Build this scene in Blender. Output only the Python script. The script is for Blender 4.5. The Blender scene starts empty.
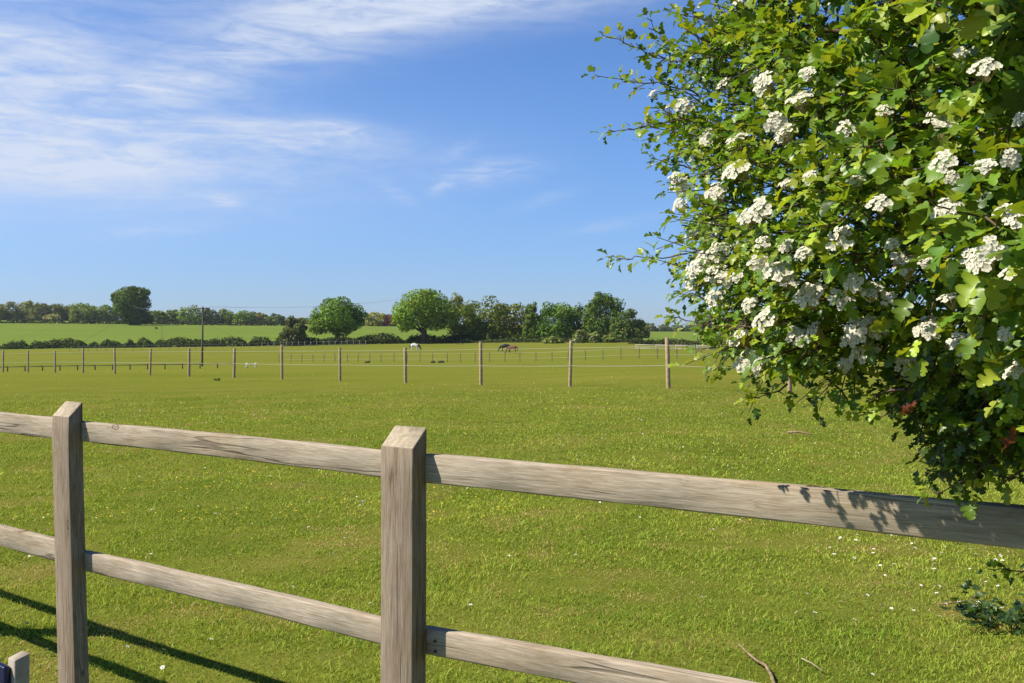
import bpy, math, random
import numpy as np
from mathutils import Vector, Matrix, Quaternion

R = math.radians
rng = np.random.default_rng(11)
random.seed(11)
scene = bpy.context.scene
COL = scene.collection

# ------------------------------------------------------------------ camera, sky, sun, exposure
EYE = 1.55
cd = bpy.data.cameras.new('camera')
cam = bpy.data.objects.new('camera', cd)
COL.objects.link(cam)
cam.location = (0, 0, EYE)
cam.rotation_euler = (R(90 - 0.315), 0, 0)
cd.sensor_width = 36.0
cd.lens = 36.0 * 1000.0 / 1024.0
cd.clip_start = 0.05
cd.clip_end = 9000
scene.camera = cam

SUN_EL, SUN_AZ = R(47), R(-95)            # azimuth from +Y towards +X: the sun stands at the left
SUNDIR = Vector((math.sin(SUN_AZ) * math.cos(SUN_EL), math.cos(SUN_AZ) * math.cos(SUN_EL), math.sin(SUN_EL)))
sl = bpy.data.lights.new('sun', 'SUN')
sl.energy = 4.7
sl.angle = R(0.53)
sl.color = (1.0, 0.93, 0.82)
so = bpy.data.objects.new('sun', sl)
COL.objects.link(so)
so.rotation_euler = SUNDIR.to_track_quat('Z', 'Y').to_euler()
so.location = (-60, -5, 60)

scene.view_settings.view_transform = 'Standard'
scene.view_settings.look = 'None'
scene.view_settings.gamma = 1
scene.view_settings.exposure = 0.70
scene.view_settings.use_curve_mapping = False

world = bpy.data.worlds.new('World')
scene.world = world
world.use_nodes = True


class NT:
    """small helper to write node trees"""
    def __init__(s, tree):
        s.t = tree
        s.n = tree.nodes
        s.l = tree.links

    def new(s, typ, **kw):
        nd = s.n.new(typ)
        for k, v in kw.items():
            setattr(nd, k, v)
        return nd

    def link(s, a, b):
        s.l.new(a, b)

    def put(s, sock, v):
        if hasattr(v, 'is_output') or isinstance(v, bpy.types.NodeSocket):
            s.l.new(v, sock)
        else:
            sock.default_value = v

    def math(s, op, a, b=0.0, c=None, clamp=False):
        nd = s.new('ShaderNodeMath', operation=op, use_clamp=clamp)
        s.put(nd.inputs[0], a)
        s.put(nd.inputs[1], b)
        if c is not None:
            s.put(nd.inputs[2], c)
        return nd.outputs[0]

    def noise(s, vec, scale, detail=3, rough=0.5, dist=0.0, lac=2.0):
        nd = s.new('ShaderNodeTexNoise')
        if vec is not None:
            s.link(vec, nd.inputs['Vector'])
        nd.inputs['Scale'].default_value = scale
        nd.inputs['Detail'].default_value = detail
        nd.inputs['Roughness'].default_value = rough
        nd.inputs['Distortion'].default_value = dist
        nd.inputs['Lacunarity'].default_value = lac
        return nd.outputs['Fac']

    def ramp(s, fac, stops, interp='LINEAR'):
        nd = s.new('ShaderNodeValToRGB')
        cr = nd.color_ramp
        cr.interpolation = interp
        while len(cr.elements) > 1:
            cr.elements.remove(cr.elements[-1])
        cr.elements[0].position = stops[0][0]
        cr.elements[0].color = col4(stops[0][1])
        for p, c in stops[1:]:
            e = cr.elements.new(p)
            e.color = col4(c)
        s.put(nd.inputs[0], fac)
        return nd.outputs[0]

    def maprange(s, v, a, b, c=0.0, d=1.0, smooth=True):
        nd = s.new('ShaderNodeMapRange')
        nd.interpolation_type = 'SMOOTHSTEP' if smooth else 'LINEAR'
        s.put(nd.inputs['Value'], v)
        nd.inputs['From Min'].default_value = a
        nd.inputs['From Max'].default_value = b
        nd.inputs['To Min'].default_value = c
        nd.inputs['To Max'].default_value = d
        return nd.outputs[0]

    def mix(s, fac, a, b, mode='MIX'):
        nd = s.new('ShaderNodeMix', data_type='RGBA', blend_type=mode)
        s.put(nd.inputs['Factor'], fac)
        ia = [i for i in nd.inputs if i.type == 'RGBA']
        s.put(ia[0], col4(a) if isinstance(a, tuple) else a)
        s.put(ia[1], col4(b) if isinstance(b, tuple) else b)
        return [o for o in nd.outputs if o.type == 'RGBA'][0]

    def mapping(s, vec, scale=(1, 1, 1), rot=(0, 0, 0), loc=(0, 0, 0)):
        nd = s.new('ShaderNodeMapping')
        s.link(vec, nd.inputs[0])
        nd.inputs['Location'].default_value = loc
        nd.inputs['Rotation'].default_value = rot
        nd.inputs['Scale'].default_value = scale
        return nd.outputs[0]


def col4(c):
    if isinstance(c, (int, float)):
        return (c, c, c, 1)
    return tuple(c) if len(c) == 4 else (c[0], c[1], c[2], 1)


def build_sky():
    g = NT(world.node_tree)
    bg = g.n['Background']
    sky = g.new('ShaderNodeTexSky')
    sky.sky_type = 'NISHITA'
    sky.sun_disc = False
    sky.sun_elevation = SUN_EL
    sky.sun_rotation = SUN_AZ
    sky.air_density = 1.0
    sky.dust_density = 0.35
    sky.ozone_density = 3.0
    tc = g.new('ShaderNodeTexCoord')
    sep = g.new('ShaderNodeSeparateXYZ')
    g.link(tc.outputs['Generated'], sep.inputs[0])
    x, y, z = sep.outputs
    az = g.math('ARCTAN2', x, y)
    el = g.math('ARCSINE', z)
    comb = g.new('ShaderNodeCombineXYZ')
    g.link(az, comb.inputs[0])
    g.link(el, comb.inputs[1])
    v = comb.outputs[0]
    # cirrus: banks of thin ice cloud at given compass directions, each streaked by stretched noise
    def bank(a0, e0, ra, re, tilt, amp):
        da = g.math('SUBTRACT', az, a0)
        de = g.math('SUBTRACT', el, e0)
        c, s_ = math.cos(tilt), math.sin(tilt)
        u = g.math('ADD', g.math('MULTIPLY', da, c / ra), g.math('MULTIPLY', de, s_ / ra))
        w = g.math('ADD', g.math('MULTIPLY', da, -s_ / re), g.math('MULTIPLY', de, c / re))
        r2 = g.math('ADD', g.math('MULTIPLY', u, u), g.math('MULTIPLY', w, w))
        return g.math('MULTIPLY', g.math('EXPONENT', g.math('MULTIPLY', r2, -1.0)), amp)
    def A(px):
        return math.atan((px - 512) / 1000)
    def E(px, py):
        return math.atan((336 - py) / 1000 * math.cos(A(px)))
    banks = [(80, 143, .24, .033, 0.0, .95), (240, 132, .12, .013, -0.02, .95), (10, 62, .07, .026, 0.15, .95), (110, 92, .10, .020, .18, .55), (330, 28, .13, .030, 0.20, .80),
             (470, 2, .20, .022, 0.05, .80), (215, 70, .10, .030, .45, .45), (328, 128, .032, .0060, 0.02, .85), (60, 185, .22, .028, -0.02, .28), (-150, 60, .22, .09, 0, .6), (250, -120, .4, .08, .2, .5)]
    tot = None
    for b in banks:
        o = bank(A(b[0]), E(b[0], b[1]), *b[2:])
        tot = o if tot is None else g.math('ADD', tot, o)
    tot = g.math('MINIMUM', tot, 1.0)
    n1 = g.noise(g.mapping(v, (6.0, 34.0, 1), (0, 0, 0.14)), 1.0, 8, .60, 1.2)
    n2 = g.noise(g.mapping(v, (4.0, 12.0, 1), (0, 0, -.2), (3, 1, 0)), 1.0, 4, .5, .6)
    n3 = g.noise(g.mapping(v, (18, 85.0, 1), (0, 0, 0.20), (9, 4, 0)), 1.0, 6, .65, 1.0)
    st = g.math('ADD', g.math('MULTIPLY', n1, .58), g.math('MULTIPLY', n2, .42))
    st = g.math('ADD', st, g.math('MULTIPLY', g.math('SUBTRACT', n3, .25), .42))
    st = g.maprange(st, .38, .80, 0.22, 1.08)
    cl = g.math('MULTIPLY', tot, st)
    # small separate wisps
    w = None
    for b in [(490, 172, .045, .011, .1, .55), (442, 187, .013, .006, .5, .6), (226, 203, .014, .006, -.2, .55), (545, 200, .03, .006, .25, .3),
              (395, 192, .02, .006, -.5, .25), (150, 232, .05, .006, .1, .35), (460, 150, .02, .006, .5, .3), (610, 225, .05, .006, .2, .25)]:
        o = bank(A(b[0]), E(b[0], b[1]), *b[2:])
        w = o if w is None else g.math('ADD', w, o)
    w = g.math('MULTIPLY', w, g.maprange(n3, .3, .7, .1, 1.0))
    cl = g.math('ADD', cl, w)
    cl = g.math('ADD', cl, bank(A(-40), E(-40, 190), .42, .13, 0, .20))
    cl = g.math('MINIMUM', cl, 1.0)
    cl = g.math('MULTIPLY', cl, .95)
    cl = g.math('MULTIPLY', cl, g.maprange(el, .02, .12))
    hs = g.new('ShaderNodeHueSaturation')
    hs.inputs['Saturation'].default_value = 1.0
    hs.inputs['Value'].default_value = 1.0
    g.link(sky.outputs[0], hs.inputs['Color'])
    lo = g.maprange(el, .0, .22)
    tone = g.mix(lo, (.66, .87, 1.36), (.70, .99, 1.42))
    skyc = g.mix(1.0, hs.outputs[0], tone, 'MULTIPLY')
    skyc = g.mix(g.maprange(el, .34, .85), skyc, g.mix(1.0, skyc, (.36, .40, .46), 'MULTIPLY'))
    colr = g.mix(cl, skyc, (6.2, 6.9, 8.3))
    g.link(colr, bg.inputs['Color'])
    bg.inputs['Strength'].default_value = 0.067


build_sky()

# ------------------------------------------------------------------ mesh helpers


def mesh_obj(name, verts, faces, mat=None, parent=None, loc=(0, 0, 0), smooth=False, tint=None):
    """one mesh object from arrays; faces: a list of index lists, or an (n,k) array"""
    me = bpy.data.meshes.new(name)
    verts = np.asarray(verts, dtype=np.float32)
    if isinstance(faces, np.ndarray):
        nf, k = faces.shape
        li = faces.astype(np.int32).ravel()
        starts = np.arange(nf, dtype=np.int32) * k
        tot = np.full(nf, k, dtype=np.int32)
    else:
        tot = np.array([len(f) for f in faces], dtype=np.int32)
        li = np.fromiter((i for f in faces for i in f), dtype=np.int32, count=int(tot.sum()))
        starts = np.concatenate(([0], np.cumsum(tot)[:-1])).astype(np.int32)
    me.vertices.add(len(verts))
    me.vertices.foreach_set('co', verts.ravel())
    me.loops.add(len(li))
    me.loops.foreach_set('vertex_index', li)
    me.polygons.add(len(tot))
    me.polygons.foreach_set('loop_start', starts)
    me.polygons.foreach_set('loop_total', tot)
    if smooth:
        me.polygons.foreach_set('use_smooth', np.ones(len(tot), dtype=bool))
    me.update(calc_edges=True)
    me.validate()
    if tint is not None:
        a = me.color_attributes.new('tint', 'FLOAT_COLOR', 'POINT')
        t = np.ones((len(verts), 4), dtype=np.float32)
        t[:, :3] = tint
        a.data.foreach_set('color', t.ravel())
    if mat:
        me.materials.append(mat)
    o = bpy.data.objects.new(name, me)
    o.location = loc
    COL.objects.link(o)
    if parent:
        o.parent = parent
    return o


def empty(name, loc=(0, 0, 0), rz=0.0):
    o = bpy.data.objects.new(name, None)
    o.location = loc
    o.rotation_euler = (0, 0, rz)
    o.empty_display_size = .2
    COL.objects.link(o)
    return o


def tag(o, label, cat, group=None, kind=None):
    if label:
        o['label'] = label
    if cat:
        o['category'] = cat
    if group:
        o['group'] = group
    if kind:
        o['kind'] = kind
    return o


class MB:
    """collects polygons for ONE mesh"""
    def __init__(s):
        s.v = []
        s.f = []

    def add(s, verts, faces):
        b = len(s.v)
        s.v.extend([tuple(map(float, p)) for p in verts])
        s.f.extend([[i + b for i in f] for f in faces])

    def tube(s, pts, radii, n=6, cap=True):
        pts = [Vector(p) for p in pts]
        rings = []
        up = Vector((0, 0, 1))
        prev = None
        for i, p in enumerate(pts):
            d = (pts[min(i + 1, len(pts) - 1)] - pts[max(i - 1, 0)]).normalized()
            if prev is None:
                a = d.cross(up)
                if a.length < 1e-3:
                    a = d.cross(Vector((1, 0, 0)))
                a.normalize()
            else:
                a = prev - d * prev.dot(d)
                if a.length < 1e-5:
                    a = d.orthogonal()
                a.normalize()
            prev = a
            b = d.cross(a)
            r = radii[i] if hasattr(radii, '__len__') else radii
            rings.append([p + (a * math.cos(2 * math.pi * k / n) + b * math.sin(2 * math.pi * k / n)) * r for k in range(n)])
        vs = [q for r_ in rings for q in r_]
        fs = []
        for i in range(len(rings) - 1):
            for k in range(n):
                fs.append([i * n + k, i * n + (k + 1) % n, (i + 1) * n + (k + 1) % n, (i + 1) * n + k])
        if cap:
            fs.append(list(range(n))[::-1])
            fs.append([(len(rings) - 1) * n + k for k in range(n)])
        s.add(vs, fs)

    def box(s, c, size, m=None):
        cx, cy, cz = c
        x, y, z = size[0] / 2, size[1] / 2, size[2] / 2
        vs = [Vector((sx * x, sy * y, sz * z)) for sz in (-1, 1) for sy in (-1, 1) for sx in (-1, 1)]
        if m is not None:
            vs = [m @ q for q in vs]
        vs = [(q.x + cx, q.y + cy, q.z + cz) for q in vs]
        s.add(vs, [[0, 2, 3, 1], [4, 5, 7, 6], [0, 1, 5, 4], [2, 6, 7, 3], [0, 4, 6, 2], [1, 3, 7, 5]])

    def build(s, name, mat, parent=None, loc=(0, 0, 0), smooth=False):
        return mesh_obj(name, s.v, s.f, mat, parent, loc, smooth)


# ------------------------------------------------------------------ materials


def new_mat(name):
    m = bpy.data.materials.new(name)
    m.use_nodes = True
    g = NT(m.node_tree)
    b = g.n['Principled BSDF']
    return m, g, b


def simple(name, color, rough=.7, spec=.3, var=.25, scale=12.0, metal=0.0):
    m, g, b = new_mat(name)
    tc = g.new('ShaderNodeTexCoord')
    n = g.noise(tc.outputs['Object'], scale, 4, .6)
    dark = tuple(c * (1 - var) for c in color)
    lite = tuple(min(1, c * (1 + var)) for c in color)
    g.link(g.ramp(n, [(.3, dark), (.7, lite)]), b.inputs['Base Color'])
    b.inputs['Roughness'].default_value = rough
    b.inputs['Specular IOR Level'].default_value = spec
    b.inputs['Metallic'].default_value = metal
    return m


def leaf_mat(name, rough=.5, spec=.35, trans=.3, tgain=(1.15, 1.1, .5)):
    m, g, b = new_mat(name)
    at = g.new('ShaderNodeAttribute')
    at.attribute_name = 'tint'
    c = at.outputs['Color']
    g.link(c, b.inputs['Base Color'])
    b.inputs['Roughness'].default_value = rough
    b.inputs['Specular IOR Level'].default_value = spec
    tr = g.new('ShaderNodeBsdfTranslucent')
    g.link(g.mix(1.0, c, tgain, 'MULTIPLY'), tr.inputs['Color'])
    mx = g.new('ShaderNodeMixShader')
    mx.inputs[0].default_value = trans
    g.link(b.outputs[0], mx.inputs[1])
    g.link(tr.outputs[0], mx.inputs[2])
    g.link(mx.outputs[0], g.n['Material Output'].inputs['Surface'])
    return m


def wood_mat(name, axis, base, lite, dark, seed):
    """weathered sawn softwood; the grain runs along the local axis"""
    m, g, b = new_mat(name)
    tc = g.new('ShaderNodeTexCoord')
    oi = g.new('ShaderNodeObjectInfo')
    off = g.new('ShaderNodeVectorMath', operation='ADD')
    g.link(tc.outputs['Object'], off.inputs[0])
    sc = g.new('ShaderNodeVectorMath', operation='SCALE')
    cmb = g.new('ShaderNodeCombineXYZ')
    g.link(oi.outputs['Random'], cmb.inputs[0])
    g.link(g.math('MULTIPLY', oi.outputs['Random'], 3.7), cmb.inputs[1])
    g.link(g.math('MULTIPLY', oi.outputs['Random'], 7.1), cmb.inputs[2])
    g.link(cmb.outputs[0], sc.inputs[0])
    sc.inputs['Scale'].default_value = 5.0
    g.link(sc.outputs[0], off.inputs[1])
    v = off.outputs[0]
    def st(along, across):
        s = [across] * 3
        s[axis] = along
        return g.mapping(v, tuple(s), (0, 0, 0), (seed, seed * .7, seed * 1.3))
    # knots: rare dark ovals that push the grain aside
    vo = g.new('ShaderNodeTexVoronoi')
    vo.feature = 'F1'
    ks = [11.0, .5, 11.0]
    ks[axis] = 5.0
    g.link(g.mapping(v, tuple(ks), (0, 0, 0), (seed, .3, seed)), vo.inputs['Vector'])
    pick = g.new('ShaderNodeSeparateColor')
    g.link(vo.outputs['Color'], pick.inputs[0])
    some = g.math('GREATER_THAN', pick.outputs[0], .38)
    vo.inputs['Scale'].default_value = 1.0
    kd = vo.outputs['Distance']
    knot = g.math('MULTIPLY', g.math('ADD', g.maprange(kd, .03, .08, .6, 0.0), g.math('MULTIPLY', g.maprange(kd, .09, .105, 0.0, 1.0), g.maprange(kd, .115, .14, 1.0, 0.0))), some)
    halo = g.math('MULTIPLY', g.maprange(kd, .06, .42, 1.0, 0.0), some)
    # grain lines, bent around knots
    warp = g.math('MULTIPLY', halo, .9)
    gm = st(6.5, 120.0)
    add = g.new('ShaderNodeVectorMath', operation='ADD')
    g.link(gm, add.inputs[0])
    cw = g.new('ShaderNodeCombineXYZ')
    for i in range(3):
        g.link(warp, cw.inputs[i])
    g.link(cw.outputs[0], add.inputs[1])
    grain = g.noise(add.outputs[0], 1.0, 5, .65, .5)
    fine = g.noise(st(16, 420), 1.0, 3, .6)
    broad = g.noise(st(1.6, 9), 1.0, 5, .6, .4)
    stain = g.noise(st(3.5, 8), 1.0, 6, .7, .5)
    crack = g.math('MULTIPLY', g.maprange(g.math('ABSOLUTE', g.math('SUBTRACT', g.noise(st(.8, 22), 1.0, 2, .45), .5)), .006, .022, 1.0, 0.0), g.maprange(g.noise(st(1.4, 9), 1.0, 2, .5), .50, .60))
    c = g.ramp(grain, [(.26, dark), (.46, base), (.70, lite)])
    c = g.mix(g.maprange(broad, .40, .66, 0, .50), c, g.mix(1.0, c, (.74, .68, .58), 'MULTIPLY'))
    c = g.mix(g.maprange(stain, .54, .72, 0, .6), c, g.mix(1.0, c, (.80, .74, .55), 'MULTIPLY'))
    c = g.mix(g.maprange(fine, .38, .64, 0, .6), c, g.mix(1.0, c, (.6, .57, .53), 'MULTIPLY'))
    c = g.mix(g.math('MULTIPLY', halo, .35), c, g.mix(1.0, c, (.7, .62, .5), 'MULTIPLY'))
    c = g.mix(g.math('MULTIPLY', knot, .8), c, (.085, .06, .04))
    c = g.mix(g.math('MULTIPLY', crack, .55), c, (.06, .048, .036))
    lich = g.maprange(g.noise(v, 30, 7, .75), .58, .72, 0, .5)
    c = g.mix(lich, c, (.36, .37, .27))
    g.link(c, b.inputs['Base Color'])
    b.inputs['Roughness'].default_value = .9
    b.inputs['Specular IOR Level'].default_value = .06
    bp = g.new('ShaderNodeBump')
    bp.inputs['Strength'].default_value = .55
    bp.inputs['Distance'].default_value = .003
    hgt = g.math('ADD', g.math('MULTIPLY', grain, .7), g.math('MULTIPLY', fine, .35))
    hgt = g.math('SUBTRACT', hgt, g.math('MULTIPLY', crack, 1.2))
    g.link(hgt, bp.inputs['Height'])
    g.link(bp.outputs[0], b.inputs['Normal'])
    return m


M_rail = wood_mat('weathered_rail_wood', 0, (.405, .340, .255), (.505, .435, .34), (.27, .215, .155), 1.3)
M_post = wood_mat('weathered_post_wood', 2, (.285, .225, .165), (.38, .315, .245), (.17, .128, .092), 4.1)
M_cap = simple('sawn_post_top', (.40, .335, .24), .9, .08, .28, 55)
M_nail = simple('rusty_nail', (.09, .055, .04), .6, .4, .3, 200)
M_stake = simple('round_stake_wood', (.38, .28, .17), .85, .2, .3, 9)
M_grey_stake = simple('dull_thin_stake', (.13, .105, .07), .85, .2, .3, 9)
M_dark_rail = simple('dark_creosote_wood', (.075, .062, .045), .85, .2, .3, 9)
M_pale_rail = simple('silvered_paddock_wood', (.42, .38, .31), .85, .2, .25, 6)
M_tape = simple('white_electric_tape', (.34, .325, .24), .6, .3, .1, 3)
M_wire = simple('pale_wire', (.30, .30, .30), .5, .4, .1, 3)
M_bark = simple('grey_brown_bark', (.085, .066, .048), .9, .15, .4, 7)
M_twig = simple('hawthorn_twig_bark', (.115, .075, .05), .75, .25, .4, 60)
M_pole = simple('creosoted_pole', (.10, .08, .06), .85, .2, .3, 5)
M_navy = simple('navy_gloss_paint', (.010, .012, .055), .25, .5, .25, 8)
M_paleboard = simple('bleached_post_wood', (.38, .325, .255), .8, .2, .2, 25)
M_white = simple('white_painted_wood', (.76, .75, .70), .6, .3, .08, 5)
M_leaf_near = leaf_mat('hawthorn_leaf', .40, .45, .36, (1.25, 1.15, .45))
M_leaf_far = leaf_mat('tree_leaf', .7, .10, .24)
M_blade = leaf_mat('grass_blade', .6, .08, .32)

# ------------------------------------------------------------------ terrain: height field round the place
D_T = np.array([0, 8, 15, 27, 40, 60, 90, 130, 187, 205, 230, 250, 320, 450, 600, 1000, 1500, 3000, 5000], float)
H_L = np.array([0, 0, 0, -.15, -.30, -.60, -1.75, -3.05, -2.90, -2.50, -2.20, -1.95, 1.60, 7.35, 11.1, 18.5, 27.0, 48, 80])
H_C = np.array([0, 0, 0, .04, -.12, -.35, -1.00, -1.75, -1.95, -1.05, .40, .75, 2.20, 4.55, 7.5, 12.0, 18.0, 34, 57])
H_R = np.array([0, 0, 0, .15, .05, -.15, -.60, -1.15, -.90, -.30, .35, .55, 1.10, 2.45, 4.0, 7.0, 10.5, 20, 33])
D_F = np.concatenate((np.linspace(0, 60, 121), np.geomspace(61, 5000, 400)))


def smooth_table(h):
    f = np.interp(D_F, D_T, h)
    out = np.zeros_like(f)
    ks = np.linspace(-.14, .14, 15)
    for k in ks:
        out += np.interp(np.maximum(D_F * (1 + k) + k * 12, 0), D_T, h)
    return out / len(ks)


F_L, F_C, F_R = smooth_table(H_L), smooth_table(H_C), smooth_table(H_R)


def vnoise(x, y, s):
    """smooth pseudo-random undulation, roughly -1..1"""
    x = x * s
    y = y * s
    return (np.sin(x * 1.0 + 1.3 * np.sin(y * .7 + .5)) * np.cos(y * 1.1 + .9 * np.sin(x * .6 + 2.1))
            + .5 * np.sin(2.3 * x + 1.9 * y + 1.0) * np.cos(1.7 * x - 2.2 * y)) / 1.4


def ground(x, y):
    x = np.asarray(x, float)
    y = np.asarray(y, float)
    d = np.maximum(y, 0)
    u = x / np.maximum(d, 18.0)
    hl = np.interp(d, D_F, F_L)
    hc = np.interp(d, D_F, F_C)
    hr = np.interp(d, D_F, F_R)
    tl = np.clip((-u) / .5, 0, 1.3)
    tr = np.clip(u / .15, 0, 1)
    tr = tr * tr * (3 - 2 * tr)
    h = np.where(u < 0, hc + (hl - hc) * tl, hc + (hr - hc) * tr)
    near = np.clip(1 - d / 60, 0, 1)
    h = h + near * (.022 * vnoise(x, y, .9) + .010 * vnoise(x + 7, y - 3, 2.6))
    h = h + np.clip(d / 200, 0, 1) * .12 * vnoise(x, y, .05)
    return h


def gz(x, y):
    return float(ground(x, y))


def X(px, d):
    return (px - 512) / 1000.0 * d


def G(px, d, dz=0.0):
    x = X(px, d)
    return (x, d, gz(x, d) + dz)


def Zof(py, d):
    return EYE + (336 - py) / 1000.0 * d


def hedge_y(x):
    """line of the hedge at the far side of the paddocks"""
    return 240 + 0 * x


def build_ground():
    ys = np.concatenate((np.linspace(-60, 0, 13), np.arange(1, 30, .5), np.arange(30, 80, 1.5), np.geomspace(80, 2450, 150)))
    s = np.concatenate((np.linspace(-2.2, -.7, 14), np.linspace(-.66, .66, 150), np.linspace(.7, 2.2, 14)))
    Y, S = np.meshgrid(ys, s, indexing='ij')
    Xg = S * (18 + np.abs(Y))
    Z = ground(Xg, Y)
    v = np.stack((Xg, Y, Z), -1).reshape(-1, 3)
    nr, nc = Y.shape
    i = np.arange((nr - 1) * nc).reshape(nr - 1, nc)[:, :-1].ravel()
    f = np.stack((i, i + 1, i + nc + 1, i + nc), 1)
    m, g, b = new_mat('pasture_turf')
    tc = g.new('ShaderNodeTexCoord')
    v3 = tc.outputs['Object']
    sep = g.new('ShaderNodeSeparateXYZ')
    g.link(v3, sep.inputs[0])
    big = g.noise(v3, .045, 4, .6, .5)
    mid = g.noise(v3, .55, 5, .62, .4)
    sml = g.noise(v3, 5.0, 5, .7)
    tiny = g.noise(v3, 42.0, 4, .7)
    c = g.ramp(mid, [(.30, (.125, .150, .022)), (.52, (.180, .190, .032)), (.74, (.250, .205, .062))])
    c = g.mix(g.maprange(sml, .36, .66, 0, .65), g.mix(1.0, c, (.78, .82, .72), 'MULTIPLY'), c)
    c = g.mix(g.maprange(tiny, .3, .7, 0, .6), c, g.mix(1.0, c, (.62, .70, .55), 'MULTIPLY'))
    brown = g.math('MULTIPLY', g.maprange(g.noise(v3, 1.7, 6, .72), .58, .72), g.maprange(sml, .40, .6))
    c = g.mix(g.math('MULTIPLY', brown, .55), c, (.17, .125, .055))
    # older, yellower pasture further out
    far = g.maprange(sep.outputs[1], 14, 45)
    fc = g.ramp(g.noise(g.mapping(v3, (.05, .22, 1)), 1.0, 5, .62, .6), [(.3, (.140, .162, .022)), (.55, (.175, .182, .028)), (.75, (.208, .198, .040))])
    fc = g.mix(g.maprange(g.noise(v3, .9, 5, .7), .35, .7, 0, .45), fc, g.mix(1.0, fc, (.72, .76, .66), 'MULTIPLY'))
    fc = g.mix(g.maprange(g.noise(g.mapping(v3, (.012, .07, 1), (0, 0, .2)), 1.0, 4, .55, .8), .42, .62, 0, .5), fc, g.mix(1.0, fc, (.80, .90, .9), 'MULTIPLY'))
    c = g.mix(g.math('MULTIPLY', far, .85), c, fc)
    # young cereal crop beyond the hedge
    crop = g.ramp(g.noise(g.mapping(v3, (.02, .05, 1)), 1.0, 4, .6, .5), [(.3, (.120, .176, .030)), (.7, (.150, .205, .038))])
    wave = g.math('PINGPONG', g.math('ADD', sep.outputs[0], g.math('MULTIPLY', sep.outputs[1], .35)), 11.0)
    tram = g.maprange(wave, .25, .7, .35, 0.0)
    crop = g.mix(tram, crop, (.10, .12, .04))
    crop = g.mix(g.maprange(g.noise(v3, .35, 5, .7), .35, .7, 0, .35), crop, g.mix(1.0, crop, (.75, .80, .68), 'MULTIPLY'))
    c = g.mix(g.maprange(sep.outputs[1], 238, 243), c, crop)
    g.link(c, b.inputs['Base Color'])
    b.inputs['Roughness'].default_value = 1.0
    b.inputs['Specular IOR Level'].default_value = .0
    bp = g.new('ShaderNodeBump')
    bp.inputs['Strength'].default_value = .6
    bp.inputs['Distance'].default_value = .05
    g.link(g.math('ADD', sml, g.math('MULTIPLY', tiny, .4)), bp.inputs['Height'])
    g.link(bp.outputs[0], b.inputs['Normal'])
    o = mesh_obj('ground', v, f, m, smooth=True)
    o['kind'] = 'structure'


build_ground()

# ------------------------------------------------------------------ foreground post and rail fence
P_MID = Vector((-.321, 2.94))
P_LEFT = Vector((-1.80, 4.05))
F_DIR = (P_MID - P_LEFT).normalized()
F_LEN = (P_MID - P_LEFT).length
F_ANG = math.atan2(F_DIR.y, F_DIR.x)
PW, PT = .128, .062


def round_rect(w, t, r, k=3):
    pts = []
    for cx, cy, a0 in ((w / 2 - r, t / 2 - r, 0), (-w / 2 + r, t / 2 - r, 90), (-w / 2 + r, -t / 2 + r, 180), (w / 2 - r, -t / 2 + r, 270)):
        for i in range(k):
            a = R(a0 + 90 * i / (k - 1))
            pts.append((cx + r * math.cos(a), cy + r * math.sin(a)))
    return pts


def sweep(profile_at, n_st, closed_n):
    vs, fs = [], []
    for i in range(n_st):
        vs.extend(profile_at(i))
    n = closed_n
    for i in range(n_st - 1):
        for k in range(n):
            fs.append([i * n + k, i * n + (k + 1) % n, (i + 1) * n + (k + 1) % n, (i + 1) * n + k])
    fs.append(list(range(n))[::-1])
    fs.append([(n_st - 1) * n + k for k in range(n)])
    return vs, fs


def make_post(parent, s, lean, seed):
    """post at distance s along the fence; local X along the fence, Y into the field"""
    rr = random.Random(seed)
    base = round_rect(PW, PT, .004)
    n = len(base)
    zs = [-.45, 0.0] + [.1 * i for i in range(1, 12)] + [1.15]
    ph = [rr.uniform(0, 6) for _ in range(4)]
    def prof(i):
        last = i - len(zs)
        out = []
        for (u, v) in base:
            if last < 0:
                z = zs[i]
                k = 1.0
            else:
                k = (1.0, .955)[last]
                z = 1.222 + .056 * (v + PT / 2) / PT + (0, .0035)[last]
            w = .0018 * math.sin(3 * z + ph[0]) + .001 * math.sin(9 * z + ph[1])
            out.append((u * k + w + lean[0] * z, v * (k if last < 1 else .92) + .0015 * math.sin(4 * z + ph[2]) + lean[1] * z, z))
        return out
    vs, fs = sweep(prof, len(zs) + 2, n)
    p = P_MID + F_DIR * s
    z0 = gz(p.x, p.y)
    o = mesh_obj('post', vs, fs, M_post, parent)
    o.data.materials.append(M_cap)
    o.data.polygons[len(fs) - 1].material_index = 1
    o.location = (s - lean[0] * .9, 0, 0)
    return o


def make_rail(parent, s0, s1, z0, z1, seed, depth=.087, name='rail'):
    rr = random.Random(seed)
    L = s1 - s0
    base = round_rect(.038, depth, .005)     # (v, w)
    n = len(base)
    st = 36
    ph = [rr.uniform(0, 6) for _ in range(5)]
    def prof(i):
        t = i / (st - 1)
        x = (t - .5) * L
        k = .93 if i in (0, st - 1) else 1
        bow = .004 * math.sin(2.2 * x + ph[0]) + .0012 * math.sin(9 * x + ph[1])
        bz = .003 * math.sin(1.7 * x + ph[2])
        dz = [0.0012 * math.sin(13 * x + ph[3] + 2 * j) for j in range(n)]
        return [(x, v * k + bow, w * k + bz + dz[j]) for j, (v, w) in enumerate(base)]
    vs, fs = sweep(prof, st, n)
    o = mesh_obj(name, vs, fs, M_rail, parent)
    o.location = ((s0 + s1) / 2, PT / 2 + .019, (z0 + z1) / 2 - depth / 2)
    o.rotation_euler = (0, -math.atan2(z1 - z0, L), 0)
    return o


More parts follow.
